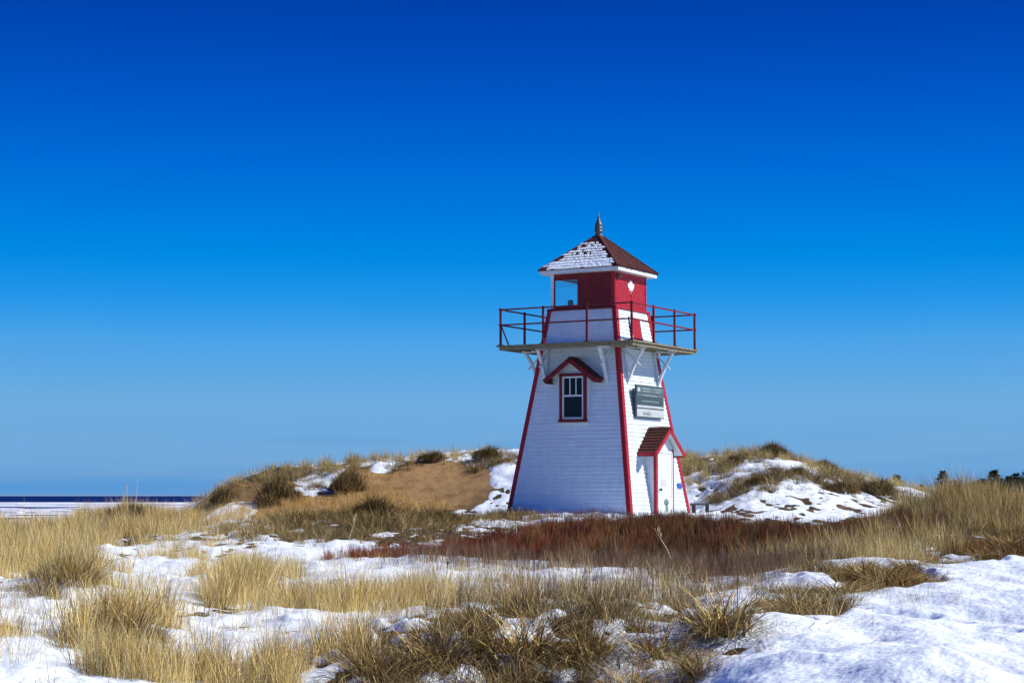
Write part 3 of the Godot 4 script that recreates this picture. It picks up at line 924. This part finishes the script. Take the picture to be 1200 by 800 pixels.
# ------------------------------------------------------------------ plants
# blades of dry grass; palette entries are base colours
func blades(st: SurfaceTool, n: int, spread: float, tall: Vector2, lean: Vector2, droop: Vector2, width: float, palette: Array, wind := Vector3.ZERO, segs := 3, dome := 0.0, origin := Vector3.ZERO) -> void:
	for k in n:
		var a := rng.randf() * TAU
		var rad := sqrt(rng.randf()) * spread
		var p := Vector3(cos(a) * rad, -0.03 + dome * (1.0 - (rad / spread) * (rad / spread)), sin(a) * rad) + origin
		var az := a + rng.randf_range(-0.9, 0.9) if rng.randf() < 0.75 else rng.randf() * TAU
		var out := Vector3(cos(az), 0, sin(az))
		var l := lerpf(tall.x, tall.y, rng.randf())
		var th := lerpf(lean.x, lean.y, rng.randf() * (0.35 + 0.65 * rad / maxf(spread, 0.01)))
		var dr := lerpf(droop.x, droop.y, rng.randf())
		var side := out.cross(Vector3.UP).rotated(Vector3.UP, rng.randf_range(-1.2, 1.2))
		var col: Color = palette[rng.randi() % palette.size()] * rng.randf_range(0.8, 1.2)
		st.set_color(Color(col.r, col.g, col.b))
		var w := width * rng.randf_range(0.7, 1.25)
		var prev := p
		for s in segs:
			var dir := (Vector3.UP * cos(th) + out * sin(th) + wind * (0.3 + s * 0.35)).normalized()
			var q := prev + dir * (l / segs)
			var w0 := w * (1.0 - 0.8 * s / segs)
			var w1 := w * (1.0 - 0.8 * (s + 1.0) / segs)
			if s < segs - 1:
				quad(st, prev - side * w0, prev + side * w0, q + side * w1, q - side * w1)
			else:
				st.add_vertex(prev - side * w0); st.add_vertex(prev + side * w0); st.add_vertex(q)
			prev = q
			th += dr / segs

func grass_mesh(n: int, spread: float, tall: Vector2, lean: Vector2, droop: Vector2, width: float, palette: Array, wind := Vector3.ZERO) -> ArrayMesh:
	var st := SurfaceTool.new()
	st.begin(Mesh.PRIMITIVE_TRIANGLES)
	st.set_smooth_group(-1)
	blades(st, n, spread, tall, lean, droop, width, palette, wind)
	st.generate_normals()
	return st.commit()

# twigs: forked upright stems
func twig_mesh(n: int, spread: float, tall: Vector2, width: float, palette: Array) -> ArrayMesh:
	var st := SurfaceTool.new()
	st.begin(Mesh.PRIMITIVE_TRIANGLES)
	st.set_smooth_group(-1)
	for k in n:
		var a := rng.randf() * TAU
		var rad := sqrt(rng.randf()) * spread
		var p := Vector3(cos(a) * rad, -0.04, sin(a) * rad)
		var l := lerpf(tall.x, tall.y, rng.randf())
		var az := rng.randf() * TAU
		var dir := (Vector3.UP + Vector3(cos(az), 0, sin(az)) * rng.randf_range(0.02, 0.28)).normalized()
		var col: Color = palette[rng.randi() % palette.size()] * rng.randf_range(0.75, 1.25)
		st.set_color(Color(col.r, col.g, col.b))
		stick(st, p, p + dir * l, width, width * 0.35)
		for j in rng.randi_range(2, 4):
			var f := rng.randf_range(0.3, 0.8)
			var b := p + dir * l * f
			var az2 := rng.randf() * TAU
			var d2 := (dir + Vector3(cos(az2), 0.2, sin(az2)) * rng.randf_range(0.3, 0.6)).normalized()
			stick(st, b, b + d2 * l * (1.0 - f) * rng.randf_range(0.5, 0.95), width * 0.6, width * 0.2)
	st.generate_normals()
	return st.commit()

func stick(st: SurfaceTool, a: Vector3, b: Vector3, w0: float, w1: float) -> void:
	var z := (b - a).normalized()
	var x := z.cross(Vector3(0.31, 0.2, 0.93)).normalized()
	var y := z.cross(x)
	var r0 := []
	var r1 := []
	for k in 3:
		var t := TAU * k / 3.0
		r0.append(a + (x * cos(t) + y * sin(t)) * w0)
		r1.append(b + (x * cos(t) + y * sin(t)) * w1)
	for k in 3:
		quad(st, r0[k], r0[(k + 1) % 3], r1[(k + 1) % 3], r1[k])

# scatters copies of the meshes over elliptical stands: [bearing, d, radius across, radius along, how many, size, tint]
func scatter(called: String, label: String, category: String, meshes: Array, m: Material, stands: Array, gap := -0.05, clump_scale := 1.0, sink := 0.0) -> void:
	var lists := []
	for k in meshes.size():
		lists.append([])
	for s in stands:
		var cx := wx(s[0], s[1])
		for k in int(s[4]):
			var a := rng.randf() * TAU
			var r := sqrt(rng.randf())
			r = r * lerpf(1.0, 1.15, rng.randf())
			var x: float = cx + cos(a) * r * s[2]
			var d: float = s[1] + sin(a) * r * s[3]
			var v := n_clump.get_noise_2d(x * clump_scale + 71.0, d * clump_scale * 0.8) + n_mid.get_noise_2d(x - 33.0, d) * 0.6 + (1.0 - r) * 0.35
			if v < gap:
				continue
			var dx := x - TOWER.x
			var dz := d + TOWER.z
			var lx := dx * cos(YAW) - (-dz) * sin(YAW)
			var lz := dx * sin(YAW) + (-dz) * cos(YAW)
			if absf(lx) < 2.15 and absf(lz) < 2.15:
				continue
			var size: float = s[5] * rng.randf_range(0.7, 1.2) * clampf(0.8 + v * 0.5, 0.6, 1.2)
			var tint: Color = s[6] * rng.randf_range(0.78, 1.18)
			tint.a = 1.0
			var b := Basis(Vector3.UP, rng.randf() * TAU).scaled(Vector3(1, rng.randf_range(0.85, 1.15), 1) * size)
			lists[rng.randi() % meshes.size()].append([Transform3D(b, Vector3(x, ground_at(x, d) + maxf(0.0, snow_depth(x, d)) * 0.3 - sink, -d)), tint])
	var root := Node3D.new()
	root.name = numbered(called)
	add_child(root)
	tag(root, label, category, "", "stuff")
	for k in meshes.size():
		var mm := MultiMesh.new()
		mm.transform_format = MultiMesh.TRANSFORM_3D
		mm.use_colors = true
		mm.mesh = meshes[k]
		mm.instance_count = lists[k].size()
		for j in lists[k].size():
			mm.set_instance_transform(j, lists[k][j][0])
			mm.set_instance_color(j, lists[k][j][1])
		var o := MultiMeshInstance3D.new()
		o.name = "tufts"
		o.multimesh = mm
		o.material_override = m
		o.set_meta("kind", "stuff")
		root.add_child(o, true)

func make_plants() -> void:
	var straw := [Color(0.76, 0.58, 0.22), Color(0.8, 0.66, 0.32), Color(0.6, 0.43, 0.14), Color(0.72, 0.6, 0.29), Color(0.30, 0.2, 0.07)]
	var brown := [Color(0.30, 0.20, 0.08), Color(0.22, 0.145, 0.06), Color(0.40, 0.29, 0.12), Color(0.15, 0.10, 0.045), Color(0.46, 0.35, 0.16)]
	var dark := [Color(0.11, 0.085, 0.035), Color(0.16, 0.125, 0.05), Color(0.07, 0.055, 0.025), Color(0.26, 0.2, 0.085)]
	var one := Color(1, 1, 1)
	var gold := []
	for k in 5:
		gold.append(grass_mesh(28, 0.19, Vector2(0.35, 0.9), Vector2(0.02, 0.55), Vector2(0.05, 0.8), 0.0056, straw, Vector3(-0.06, 0, 0.0)))
	var olive := []
	for k in 4:
		olive.append(grass_mesh(46, 0.22, Vector2(0.25, 0.6), Vector2(0.1, 1.25), Vector2(0.2, 1.6), 0.006, brown + [dark[0], dark[2], straw[1]]))
	# pale marram grass
	scatter("dune_grass", "pale gold dry marram grass standing in loose stands over the dunes", "grass", gold, M.grass, [
		[60.0, 48.0, 3.6, 12.0, 2000, 0.7, one], [40.0, 33.0, 1.3, 4.0, 560, 0.85, one],
		[-60.0, 40.0, 3.0, 14.0, 900, 0.8, one], [160.0, 54.0, 1.6, 4.0, 400, 0.7, one], [165.0, 48.0, 1.0, 3.0, 170, 0.55, one],
		[150.0, 20.5, 0.32, 2.0, 210, 0.85, one], [85.0, 24.5, 0.35, 1.2, 120, 0.65, one * 0.9], [10.0, 18.5, 0.25, 1.2, 80, 0.5, one],
		[283.0, 28.0, 0.36, 2.6, 300, 0.85, one], [275.0, 36.0, 0.7, 2.4, 150, 0.6, one], [205.0, 39.0, 0.7, 1.2, 100, 0.5, one], [320.0, 33.0, 0.5, 2.0, 80, 0.6, one],
		[400.0, 25.5, 1.3, 1.5, 330, 0.62, one], [490.0, 27.0, 1.0, 1.6, 120, 0.55, one], [250.0, 44.0, 1.6, 3.0, 170, 0.5, one],
		[250.0, 16.9, 1.0, 0.9, 330, 0.62, one], [370.0, 18.2, 0.5, 0.9, 140, 0.62, one], [140.0, 17.0, 0.25, 0.6, 50, 0.6, one],
		[240.0, 66.5, 1.4, 2.0, 130, 0.5, one * 0.85], [300.0, 71.0, 1.6, 1.4, 120, 0.5, one * 0.8],
		[970.0, 33.0, 1.6, 3.6, 620, 0.75, one * 0.85], [1040.0, 36.0, 1.2, 2.5, 480, 0.85, one * 0.85], [1120.0, 42.5, 2.0, 3.2, 1300, 0.9, one * 0.82], [1190.0, 42.0, 1.6, 3.0, 600, 0.8, one * 0.85],
		[880.0, 66.0, 3.4, 2.2, 600, 0.5, one * 0.85], [970.0, 64.0, 1.6, 2.6, 320, 0.5, one * 0.85], [820.0, 64.0, 1.4, 3.0, 260, 0.55, one * 0.9], [1075.0, 70.0, 2.6, 4.0, 280, 0.6, one * 0.85],
		[430.0, 63.0, 2.6, 3.0, 520, 0.5, Color(0.95, 0.82, 0.7)], [300.0, 61.6, 2.0, 2.5, 380, 0.5, Color(0.95, 0.84, 0.72)], [500.0, 71.5, 3.0, 1.4, 260, 0.6, one * 0.8], [380.0, 69.8, 2.4, 2.0, 260, 0.6, one * 0.8],
		[820.0, 40.0, 4.5, 4.5, 120, 0.85, one * 0.6], [700.0, 26.0, 1.8, 3.0, 110, 0.7, one * 0.85], [620.0, 31.0, 2.6, 2.5, 60, 0.6, one * 0.8],
	], 0.08)
	var thin := []
	for k in 4:
		thin.append(grass_mesh(7, 0.2, Vector2(0.25, 0.7), Vector2(0.05, 0.9), Vector2(0.1, 1.0), 0.0042, straw, Vector3(-0.08, 0, 0)))
	scatter("thin_straw", "thin single straws poking through the snow", "grass", thin, M.grass, [
		[300.0, 27.0, 4.2, 11.0, 1300, 0.75, one], [520.0, 27.0, 3.0, 4.0, 700, 0.7, one], [60.0, 22.0, 1.6, 6.0, 300, 0.65, one], [620.0, 32.0, 3.5, 4.0, 220, 0.6, one * 0.85], [900.0, 24.0, 2.2, 5.0, 260, 0.6, one * 0.8], [430.0, 47.0, 4.0, 5.0, 300, 0.7, one * 0.8], [1040.0, 70.0, 4.0, 6.0, 140, 0.7, one * 0.8], [640.0, 19.0, 2.6, 2.4, 200, 0.7, one * 0.9],
	], -0.5)
	# matted brown grass
	scatter("matted_grass", "brown and olive matted dead grass between the snow patches", "grass", olive, M.grass, [
		[420.0, 45.5, 3.0, 2.6, 340, 0.6, one * 0.95], [340.0, 46.0, 1.6, 3.0, 200, 0.6, one], [430.0, 49.5, 2.6, 3.4, 900, 0.85, Color(0.85, 0.82, 0.7)], [560.0, 52.5, 2.0, 2.4, 330, 0.7, Color(0.85, 0.8, 0.7)], [330.0, 50.0, 1.6, 3.0, 260, 0.7, one * 0.9],
		[500.0, 17.6, 0.8, 1.3, 190, 0.62, one * 0.95], [640.0, 18.3, 0.9, 1.4, 210, 0.62, one * 0.9], [760.0, 18.6, 0.7, 1.4, 150, 0.58, one * 0.85], [430.0, 16.6, 0.5, 0.9, 90, 0.6, one * 0.9],
		[70.0, 24.0, 0.5, 1.5, 200, 0.65, one], [130.0, 18.8, 0.5, 1.0, 120, 0.55, one * 0.7], [40.0, 46.0, 3.0, 12.0, 700, 0.7, one], [150.0, 55.0, 0.7, 1.5, 220, 0.8, one * 0.8],
		[1010.0, 62.0, 1.6, 2.0, 300, 0.85, one * 0.85], [935.0, 60.0, 1.3, 1.4, 240, 0.8, one * 0.75], [880.0, 58.5, 1.4, 1.6, 260, 0.75, one * 0.8], [850.0, 63.0, 1.8, 2.0, 240, 0.75, one * 0.8], [960.0, 65.0, 1.2, 2.0, 160, 0.7, one * 0.9],
		[350.0, 68.4, 1.5, 2.0, 220, 0.7, one * 0.85], [580.0, 69.3, 1.0, 1.6, 200, 0.75, one * 0.8], [440.0, 70.2, 1.8, 1.4, 160, 0.7, one * 0.8],
		[1130.0, 41.0, 2.0, 2.6, 500, 0.8, one * 0.9], [1090.0, 30.0, 0.8, 1.0, 120, 0.5, one], [1180.0, 34.0, 1.0, 1.4, 260, 0.6, Color(0.95, 0.8, 0.7)], [1020.0, 26.5, 0.9, 1.0, 110, 0.4, one],
		[930.0, 27.5, 1.5, 1.2, 190, 0.5, one * 0.9], [1035.0, 25.6, 0.8, 1.8, 130, 0.5, Color(1.0, 0.85, 0.7)], [945.0, 21.2, 0.6, 1.4, 80, 0.5, one * 0.9], [895.0, 19.6, 0.4, 0.9, 50, 0.5, one * 0.9], [780.0, 16.6, 0.8, 0.6, 110, 0.5, one * 0.8], [840.0, 24.0, 1.2, 1.0, 130, 0.5, one * 0.85], [700.0, 21.5, 1.6, 1.0, 110, 0.5, one * 0.85], [600.0, 20.8, 1.0, 0.8, 80, 0.5, one * 0.85],
	], 0.05)
	# flattened blades lying about
	var flat := []
	for k in 4:
		flat.append(grass_mesh(30, 0.3, Vector2(0.2, 0.5), Vector2(1.15, 1.6), Vector2(-0.15, 0.35), 0.0065, brown + [straw[0], straw[2], dark[0]], Vector3(0.1, 0, 0.0)))
	scatter("fallen_grass", "flattened brown dead blades lying on the ground and snow edges", "grass", flat, M.grass, [
		[620.0, 18.0, 2.4, 2.6, 500, 0.8, one * 0.9], [760.0, 16.8, 1.0, 1.0, 160, 0.75, one * 0.85], [890.0, 20.5, 1.0, 2.6, 160, 0.75, one * 0.9], [1035.0, 25.5, 1.0, 2.6, 260, 0.8, one], [1095.0, 31.0, 1.3, 1.6, 140, 0.8, one], [1185.0, 35.0, 1.6, 3.0, 240, 0.85, Color(1.0, 0.8, 0.65)],
		[440.0, 48.0, 3.4, 4.5, 500, 0.9, one * 0.85], [600.0, 50.5, 2.6, 3.0, 260, 0.9, one * 0.85], [900.0, 61.0, 4.0, 5.5, 420, 0.95, one * 0.85], [370.0, 69.0, 3.4, 4.0, 420, 0.95, one * 0.85], [60.0, 40.0, 4.0, 18.0, 500, 0.9, one], [500.0, 66.0, 2.6, 4.0, 70, 0.9, one * 0.8], [250.0, 20.0, 2.0, 5.0, 160, 0.8, one],
	], -0.05)
	# red-stemmed thicket
	var red := [Color(0.13, 0.034, 0.022), Color(0.16, 0.05, 0.026), Color(0.09, 0.034, 0.018), Color(0.22, 0.12, 0.045), Color(0.15, 0.07, 0.03), Color(0.32, 0.21, 0.08)]
	var grey := [Color(0.17, 0.11, 0.075), Color(0.12, 0.065, 0.045), Color(0.25, 0.18, 0.12), Color(0.2, 0.12, 0.06)]
	var tw := []
	for k in 4:
		tw.append(twig_mesh(16, 0.25, Vector2(0.4, 0.75), 0.005, red))
	var fr := []
	for k in 3:
		fr.append(twig_mesh(7, 0.25, Vector2(0.3, 0.65), 0.0035, grey + [red[0]]))
	scatter("red_twig_thicket", "dense dark red bare-twigged thicket in front of the lighthouse", "thicket", tw, M.twig, [
		[530.0, 38.8, 2.4, 1.5, 560, 0.5, Color(1.3, 0.72, 0.8)], [650.0, 40.5, 2.2, 3.4, 1100, 0.75, Color(1.25, 0.8, 0.85)], [770.0, 40.5, 3.2, 4.6, 1700, 0.8, one], [890.0, 40.5, 2.8, 4.6, 1500, 0.85, Color(1.0, 1.05, 1.05)], [1000.0, 40.5, 1.6, 3.5, 600, 0.85, Color(1.0, 1.05, 1.0)], [740.0, 46.5, 2.8, 2.4, 520, 0.42, Color(0.95, 1.05, 1.05)], [890.0, 47.5, 3.3, 2.5, 650, 0.55, Color(1.0, 1.1, 1.05)],
	], -0.12)
	scatter("bare_twigs", "thin grey-brown bare twigs poking through the snow", "twigs", fr, M.twig, [
		[820.0, 41.0, 5.0, 5.0, 700, 1.0, Color(1.2, 1.0, 0.8)], [640.0, 36.5, 3.0, 2.6, 620, 0.8, one], [800.0, 33.5, 2.6, 3.0, 560, 0.75, one], [880.0, 31.0, 1.4, 2.4, 380, 0.8, one], [560.0, 38.5, 2.0, 1.4, 160, 0.6, Color(1.2, 0.7, 0.7)], [740.0, 28.0, 2.4, 3.0, 300, 0.75, one], [650.0, 24.5, 2.2, 2.2, 160, 0.6, one], [660.0, 51.0, 2.2, 1.0, 90, 0.45, one], [730.0, 49.3, 3.4, 1.8, 330, 0.6, Color(0.9, 0.8, 0.75)], [860.0, 50.0, 2.4, 1.6, 180, 0.55, Color(0.9, 0.8, 0.75)], [830.0, 51.0, 1.6, 1.0, 70, 0.45, one], [700.0, 20.8, 1.6, 1.0, 60, 0.6, one],
	], -0.2)
	# single tussocks that stand out
	var round_t := []
	var droopy := []
	for k in 3:
		var st := SurfaceTool.new()
		st.begin(Mesh.PRIMITIVE_TRIANGLES); st.set_smooth_group(-1)
		# three or four overlapping crowns of unlike size, some of them swept over
		for c in 4:
			var big := [1.0, 0.75, 0.6, 0.45][c] as float
			var off := Vector3.ZERO if c == 0 else Vector3(rng.randf_range(-0.6, 0.6), 0, rng.randf_range(-0.3, 0.4))
			blades(st, int(900 * big), 0.42 * big, Vector2(0.2, 0.5) * big, Vector2(0.0, 1.25), Vector2(0.1, 1.4), 0.008, dark + [dark[0], brown[1], brown[0], brown[2]] + ([straw[2]] if c > 1 else []), Vector3(rng.randf_range(-0.35, 0.1), 0, 0), 3, 0.36 * big, off)
		st.generate_normals()
		round_t.append(st.commit())
		st = SurfaceTool.new()
		st.begin(Mesh.PRIMITIVE_TRIANGLES); st.set_smooth_group(-1)
		blades(st, 300, 0.26, Vector2(0.4, 0.85), Vector2(0.2, 1.35), Vector2(0.5, 1.8), 0.0075, brown + dark + [straw[0], straw[2], Color(0.34, 0.19, 0.06)], Vector3(0.14, 0, 0.08), 5)
		st.generate_normals()
		droopy.append(st.commit())
	# [bearing, d, size, height factor, kind, variant, label]
	var T := [
		[325.0, 64.0, 1.5, 1.1, 0, 0, "large dark round tussock on the dune left of the bare sand"],
		[264.0, 65.5, 1.05, 1.0, 0, 1, "dark tussock on the leftmost low end of the dune, by the sea"],
		[410.0, 66.8, 1.2, 1.1, 0, 2, "dark tussock on the dune crest beside the bright snow patch"],
		[440.0, 49.5, 1.1, 0.85, 0, 0, "broad olive tussock on the bank below the bare sand slope"],
		[510.0, 70.7, 0.8, 0.8, 0, 1, "small tussock on the dune skyline above the bare sand"],
		[575.0, 70.2, 1.0, 0.8, 0, 2, "dark tussock on the dune crest nearest the lighthouse's left side"],
		[155.0, 54.0, 0.75, 0.9, 0, 1, "tussock with tall pale stalks standing against the sea"],
		[905.0, 66.0, 1.0, 0.85, 0, 0, "tussock on the summit of the dune right of the lighthouse"],
		[985.0, 59.0, 1.05, 0.7, 0, 1, "broad dark tussock low on the front of the right dune"],
		[1030.0, 60.5, 1.2, 0.75, 0, 2, "dark tussock at the right foot of the right dune"],
		[888.0, 58.5, 0.7, 0.7, 0, 0, "small dark tussock in the snow low on the right dune, nearest the porch"],
		[862.0, 63.5, 0.8, 0.8, 0, 1, "tussock high on the right dune's left shoulder"],
		[935.0, 61.0, 0.7, 0.6, 0, 2, "small tussock in the middle of the right dune's snow slope"],
		[965.0, 64.5, 0.8, 0.8, 0, 0, "tussock on the right dune's crest line, right of its summit"],
		[380.0, 51.0, 0.9, 0.6, 0, 2, "low olive tussock at the left of the bank below the bare sand"],
		[520.0, 50.5, 0.9, 0.6, 0, 1, "low olive tussock on the bank left of the lighthouse"],
		[848.0, 17.8, 1.1, 0.85, 1, 0, "large drooping straw tussock in the snow, centre right foreground"],
		[770.0, 17.4, 0.95, 0.75, 1, 1, "orange-brown drooping tussock left of the large drooping one"],
		[690.0, 17.6, 1.0, 0.8, 1, 2, "spiky brown tussock in the bottom foreground below the porch"],
		[612.0, 17.6, 1.1, 0.85, 1, 0, "dense brown tussock at bottom centre between snow clods"],
		[520.0, 17.4, 1.0, 0.8, 1, 1, "dark brown tussock left of bottom centre"],
		[450.0, 17.0, 0.9, 0.8, 1, 2, "low tussock at the bottom edge where pale grass meets brown"],
		[930.0, 20.6, 0.95, 0.5, 1, 1, "flattened tussock on the snow right of the large drooping one"],
		[905.0, 19.6, 0.5, 0.6, 1, 2, "small orange tussock at the lower edge of the flattened one"],
		[1020.0, 25.4, 1.1, 0.5, 1, 0, "flattened straw mat on orange sand in the snowbank"],
		[1050.0, 24.6, 1.1, 0.45, 1, 2, "brown grass mat at the right end of the orange sand patch"],
		[1090.0, 30.5, 0.7, 0.6, 1, 1, "small tussock above the snowbank below the grassy mound"],
		[985.0, 23.4, 1.0, 0.5, 1, 2, "flattened mat between the two larger mats on the snowbank"],
		[1065.0, 26.4, 0.8, 0.5, 1, 1, "straw mat at the upper right of the orange sand patch"],
		[1150.0, 32.6, 0.8, 0.6, 1, 2, "low tussock left of the reddish-brown one at the right edge"],
		[735.0, 16.2, 0.7, 0.7, 1, 0, "dark tussock at the bottom edge below the lighthouse"],
		[820.0, 16.4, 0.65, 0.65, 1, 2, "small dark tussock below the large drooping one"],
		[1180.0, 34.0, 1.0, 0.7, 1, 0, "reddish-brown tussock at the right edge of the picture"],
		[95.0, 23.6, 1.0, 0.8, 1, 2, "wind-bent brown tussock over blue-shaded snow at left"],
		[150.0, 19.2, 0.9, 1.1, 1, 0, "tall upright tussock in the left foreground"],
	]
	for q in T:
		var mesh: Mesh = (round_t if q[4] == 0 else droopy)[q[5]]
		var o := put("grass_tussock", mesh, M.grass)
		var x := wx(q[0], q[1])
		o.position = Vector3(x, ground_at(x, q[1]) + maxf(0.0, snow_depth(x, q[1])) * 0.6 + 0.01, -q[1])
		o.rotation.y = rng.randf() * TAU if q[4] == 0 else rng.randf_range(-0.9, 0.9)
		o.scale = Vector3(q[2] * rng.randf_range(0.85, 1.25), q[2] * q[3], q[2])
		tag(o, q[6], "grass tussock", "grass tussocks that stand out")
	# single tall stalks
	var S := [
		[405.0, 41.0, 0.95, 0.25, "pale leaning stalk at the left end of the red thicket"],
		[795.0, 33.0, 0.9, -0.45, "pale stalk leaning left in front of the red thicket"],
		[862.0, 21.0, 0.75, 0.02, "thin dark upright stalk above the large drooping tussock"],
		[522.0, 29.0, 0.4, 0.1, "short dark stalk alone on the snow path"],
		[158.0, 53.0, 1.25, 0.08, "tall white stalk against the sea, taller of the pair"],
		[152.0, 53.2, 1.1, -0.06, "tall white stalk against the sea, shorter of the pair"],
		[1022.0, 33.0, 0.9, 0.55, "pale stalk leaning right in front of the thicket's right end"],
	]
	for q in S:
		var st := SurfaceTool.new()
		st.begin(Mesh.PRIMITIVE_TRIANGLES); st.set_smooth_group(-1)
		var dk: bool = String(q[4]).contains("dark")
		st.set_color(Color(0.1, 0.07, 0.05) if dk else Color(0.62, 0.52, 0.33))
		var l: float = q[2]
		var tip := Vector3(sin(q[3]) * l, cos(q[3]) * l, 0)
		stick(st, Vector3(0, -0.05, 0), tip * 0.55, 0.007, 0.006)
		stick(st, tip * 0.55, tip + Vector3(q[3] * 0.1, 0, 0), 0.006, 0.003)
		for j in 14:
			var p := tip * rng.randf_range(0.78, 1.0)
			stick(st, p, p + Vector3(rng.randf_range(-0.03, 0.03), 0.06, rng.randf_range(-0.03, 0.03)), 0.005, 0.002)
		st.generate_normals()
		var o := put("dry_stalk", st.commit(), M.twig)
		var x := wx(q[0], q[1])
		o.position = Vector3(x, surface_at(x, q[1]), -q[1])
		tag(o, q[4], "stalk", "single dry stalks")

func make_spruces() -> void:
	var S := [
		[1038.0, 150.0, 3.4, "small spruce top just right of the dune's end, leftmost of the far trees"],
		[1050.0, 155.0, 4.0, "spruce top close beside the leftmost far tree"],
		[1104.0, 165.0, 4.3, "lone pointed spruce behind the grassy mound"],
		[1118.0, 170.0, 3.6, "low spruce between the pointed one and the bushy one"],
		[1150.0, 140.0, 3.6, "low dark spruce at the left foot of the bushy far spruce"],
		[1164.0, 130.0, 4.0, "broad bushy spruce right of the grassy mound"],
		[1190.0, 128.0, 3.6, "dark spruce at the right edge beside the bushy spruce"],
		[1206.0, 125.0, 4.0, "spruce cut by the right edge of the picture"],
		[1078.0, 175.0, 3.3, "low spruce top between the leftmost pair and the lone pointed one"],
		[1134.0, 150.0, 3.0, "very low spruce left of the bushy one"],
		[1142.0, 160.0, 3.4, "narrow spruce close behind the low dark one"],
		[1174.0, 138.0, 3.3, "spruce closing the gap right of the bushy one"],
		[1182.0, 145.0, 3.7, "taller thin spruce near the right edge"],
		[1198.0, 136.0, 3.2, "low spruce second from the right edge"],
	]
	for q in S:
		var x := wx(q[0], q[1])
		var g := ground_at(x, q[1])
		var t := thing("spruce_tree", Vector3(x, g - 0.1, -q[1]))
		tag(t, q[3], "tree", "spruces beyond the dunes")
		var h: float = q[2]
		put("trunk", lathe([Vector2(0.09, 0.0), Vector2(0.07, h * 0.4), Vector2(0.02, h * 0.97)], 8), M.bark, t)
		var st := SurfaceTool.new()
		st.begin(Mesh.PRIMITIVE_TRIANGLES); st.set_smooth_group(-1)
		for k in 420:
			var v := rng.randf()
			var y := h * (0.12 + 0.88 * v)
			var reach := (1.0 - v * v) * h * 0.42 * rng.randf_range(0.55, 1.1) + 0.12
			var a := rng.randf() * TAU
			var out := Vector3(cos(a), 0, sin(a))
			var sd := Vector3(-sin(a), 0, cos(a))
			var p0 := Vector3(0, y, 0)
			for j in 5:
				var f := rng.randf_range(0.2, 1.0)
				var c := p0 + out * reach * f + Vector3(0, -0.12 * reach * f + rng.randf_range(-0.05, 0.08), 0) + sd * rng.randf_range(-0.14, 0.14)
				var tone := rng.randf_range(0.5, 1.4)
				st.set_color(Color(0.022 * tone, 0.042 * tone, 0.026 * tone))
				var u := (out + Vector3(0, rng.randf_range(-0.3, 0.5), 0)).normalized() * rng.randf_range(0.09, 0.18)
				var w := (sd + Vector3(0, rng.randf_range(-0.5, 0.5), 0)).normalized() * 0.05
				st.add_vertex(c - w); st.add_vertex(c + w); st.add_vertex(c + u * 1.6)
				st.add_vertex(c - w * 1.4 - u * 0.3); st.add_vertex(c + w * 1.6); st.add_vertex(c + u + Vector3(0, 0.05, 0))
		st.generate_normals()
		put("crown", st.commit(), M.needle, t)
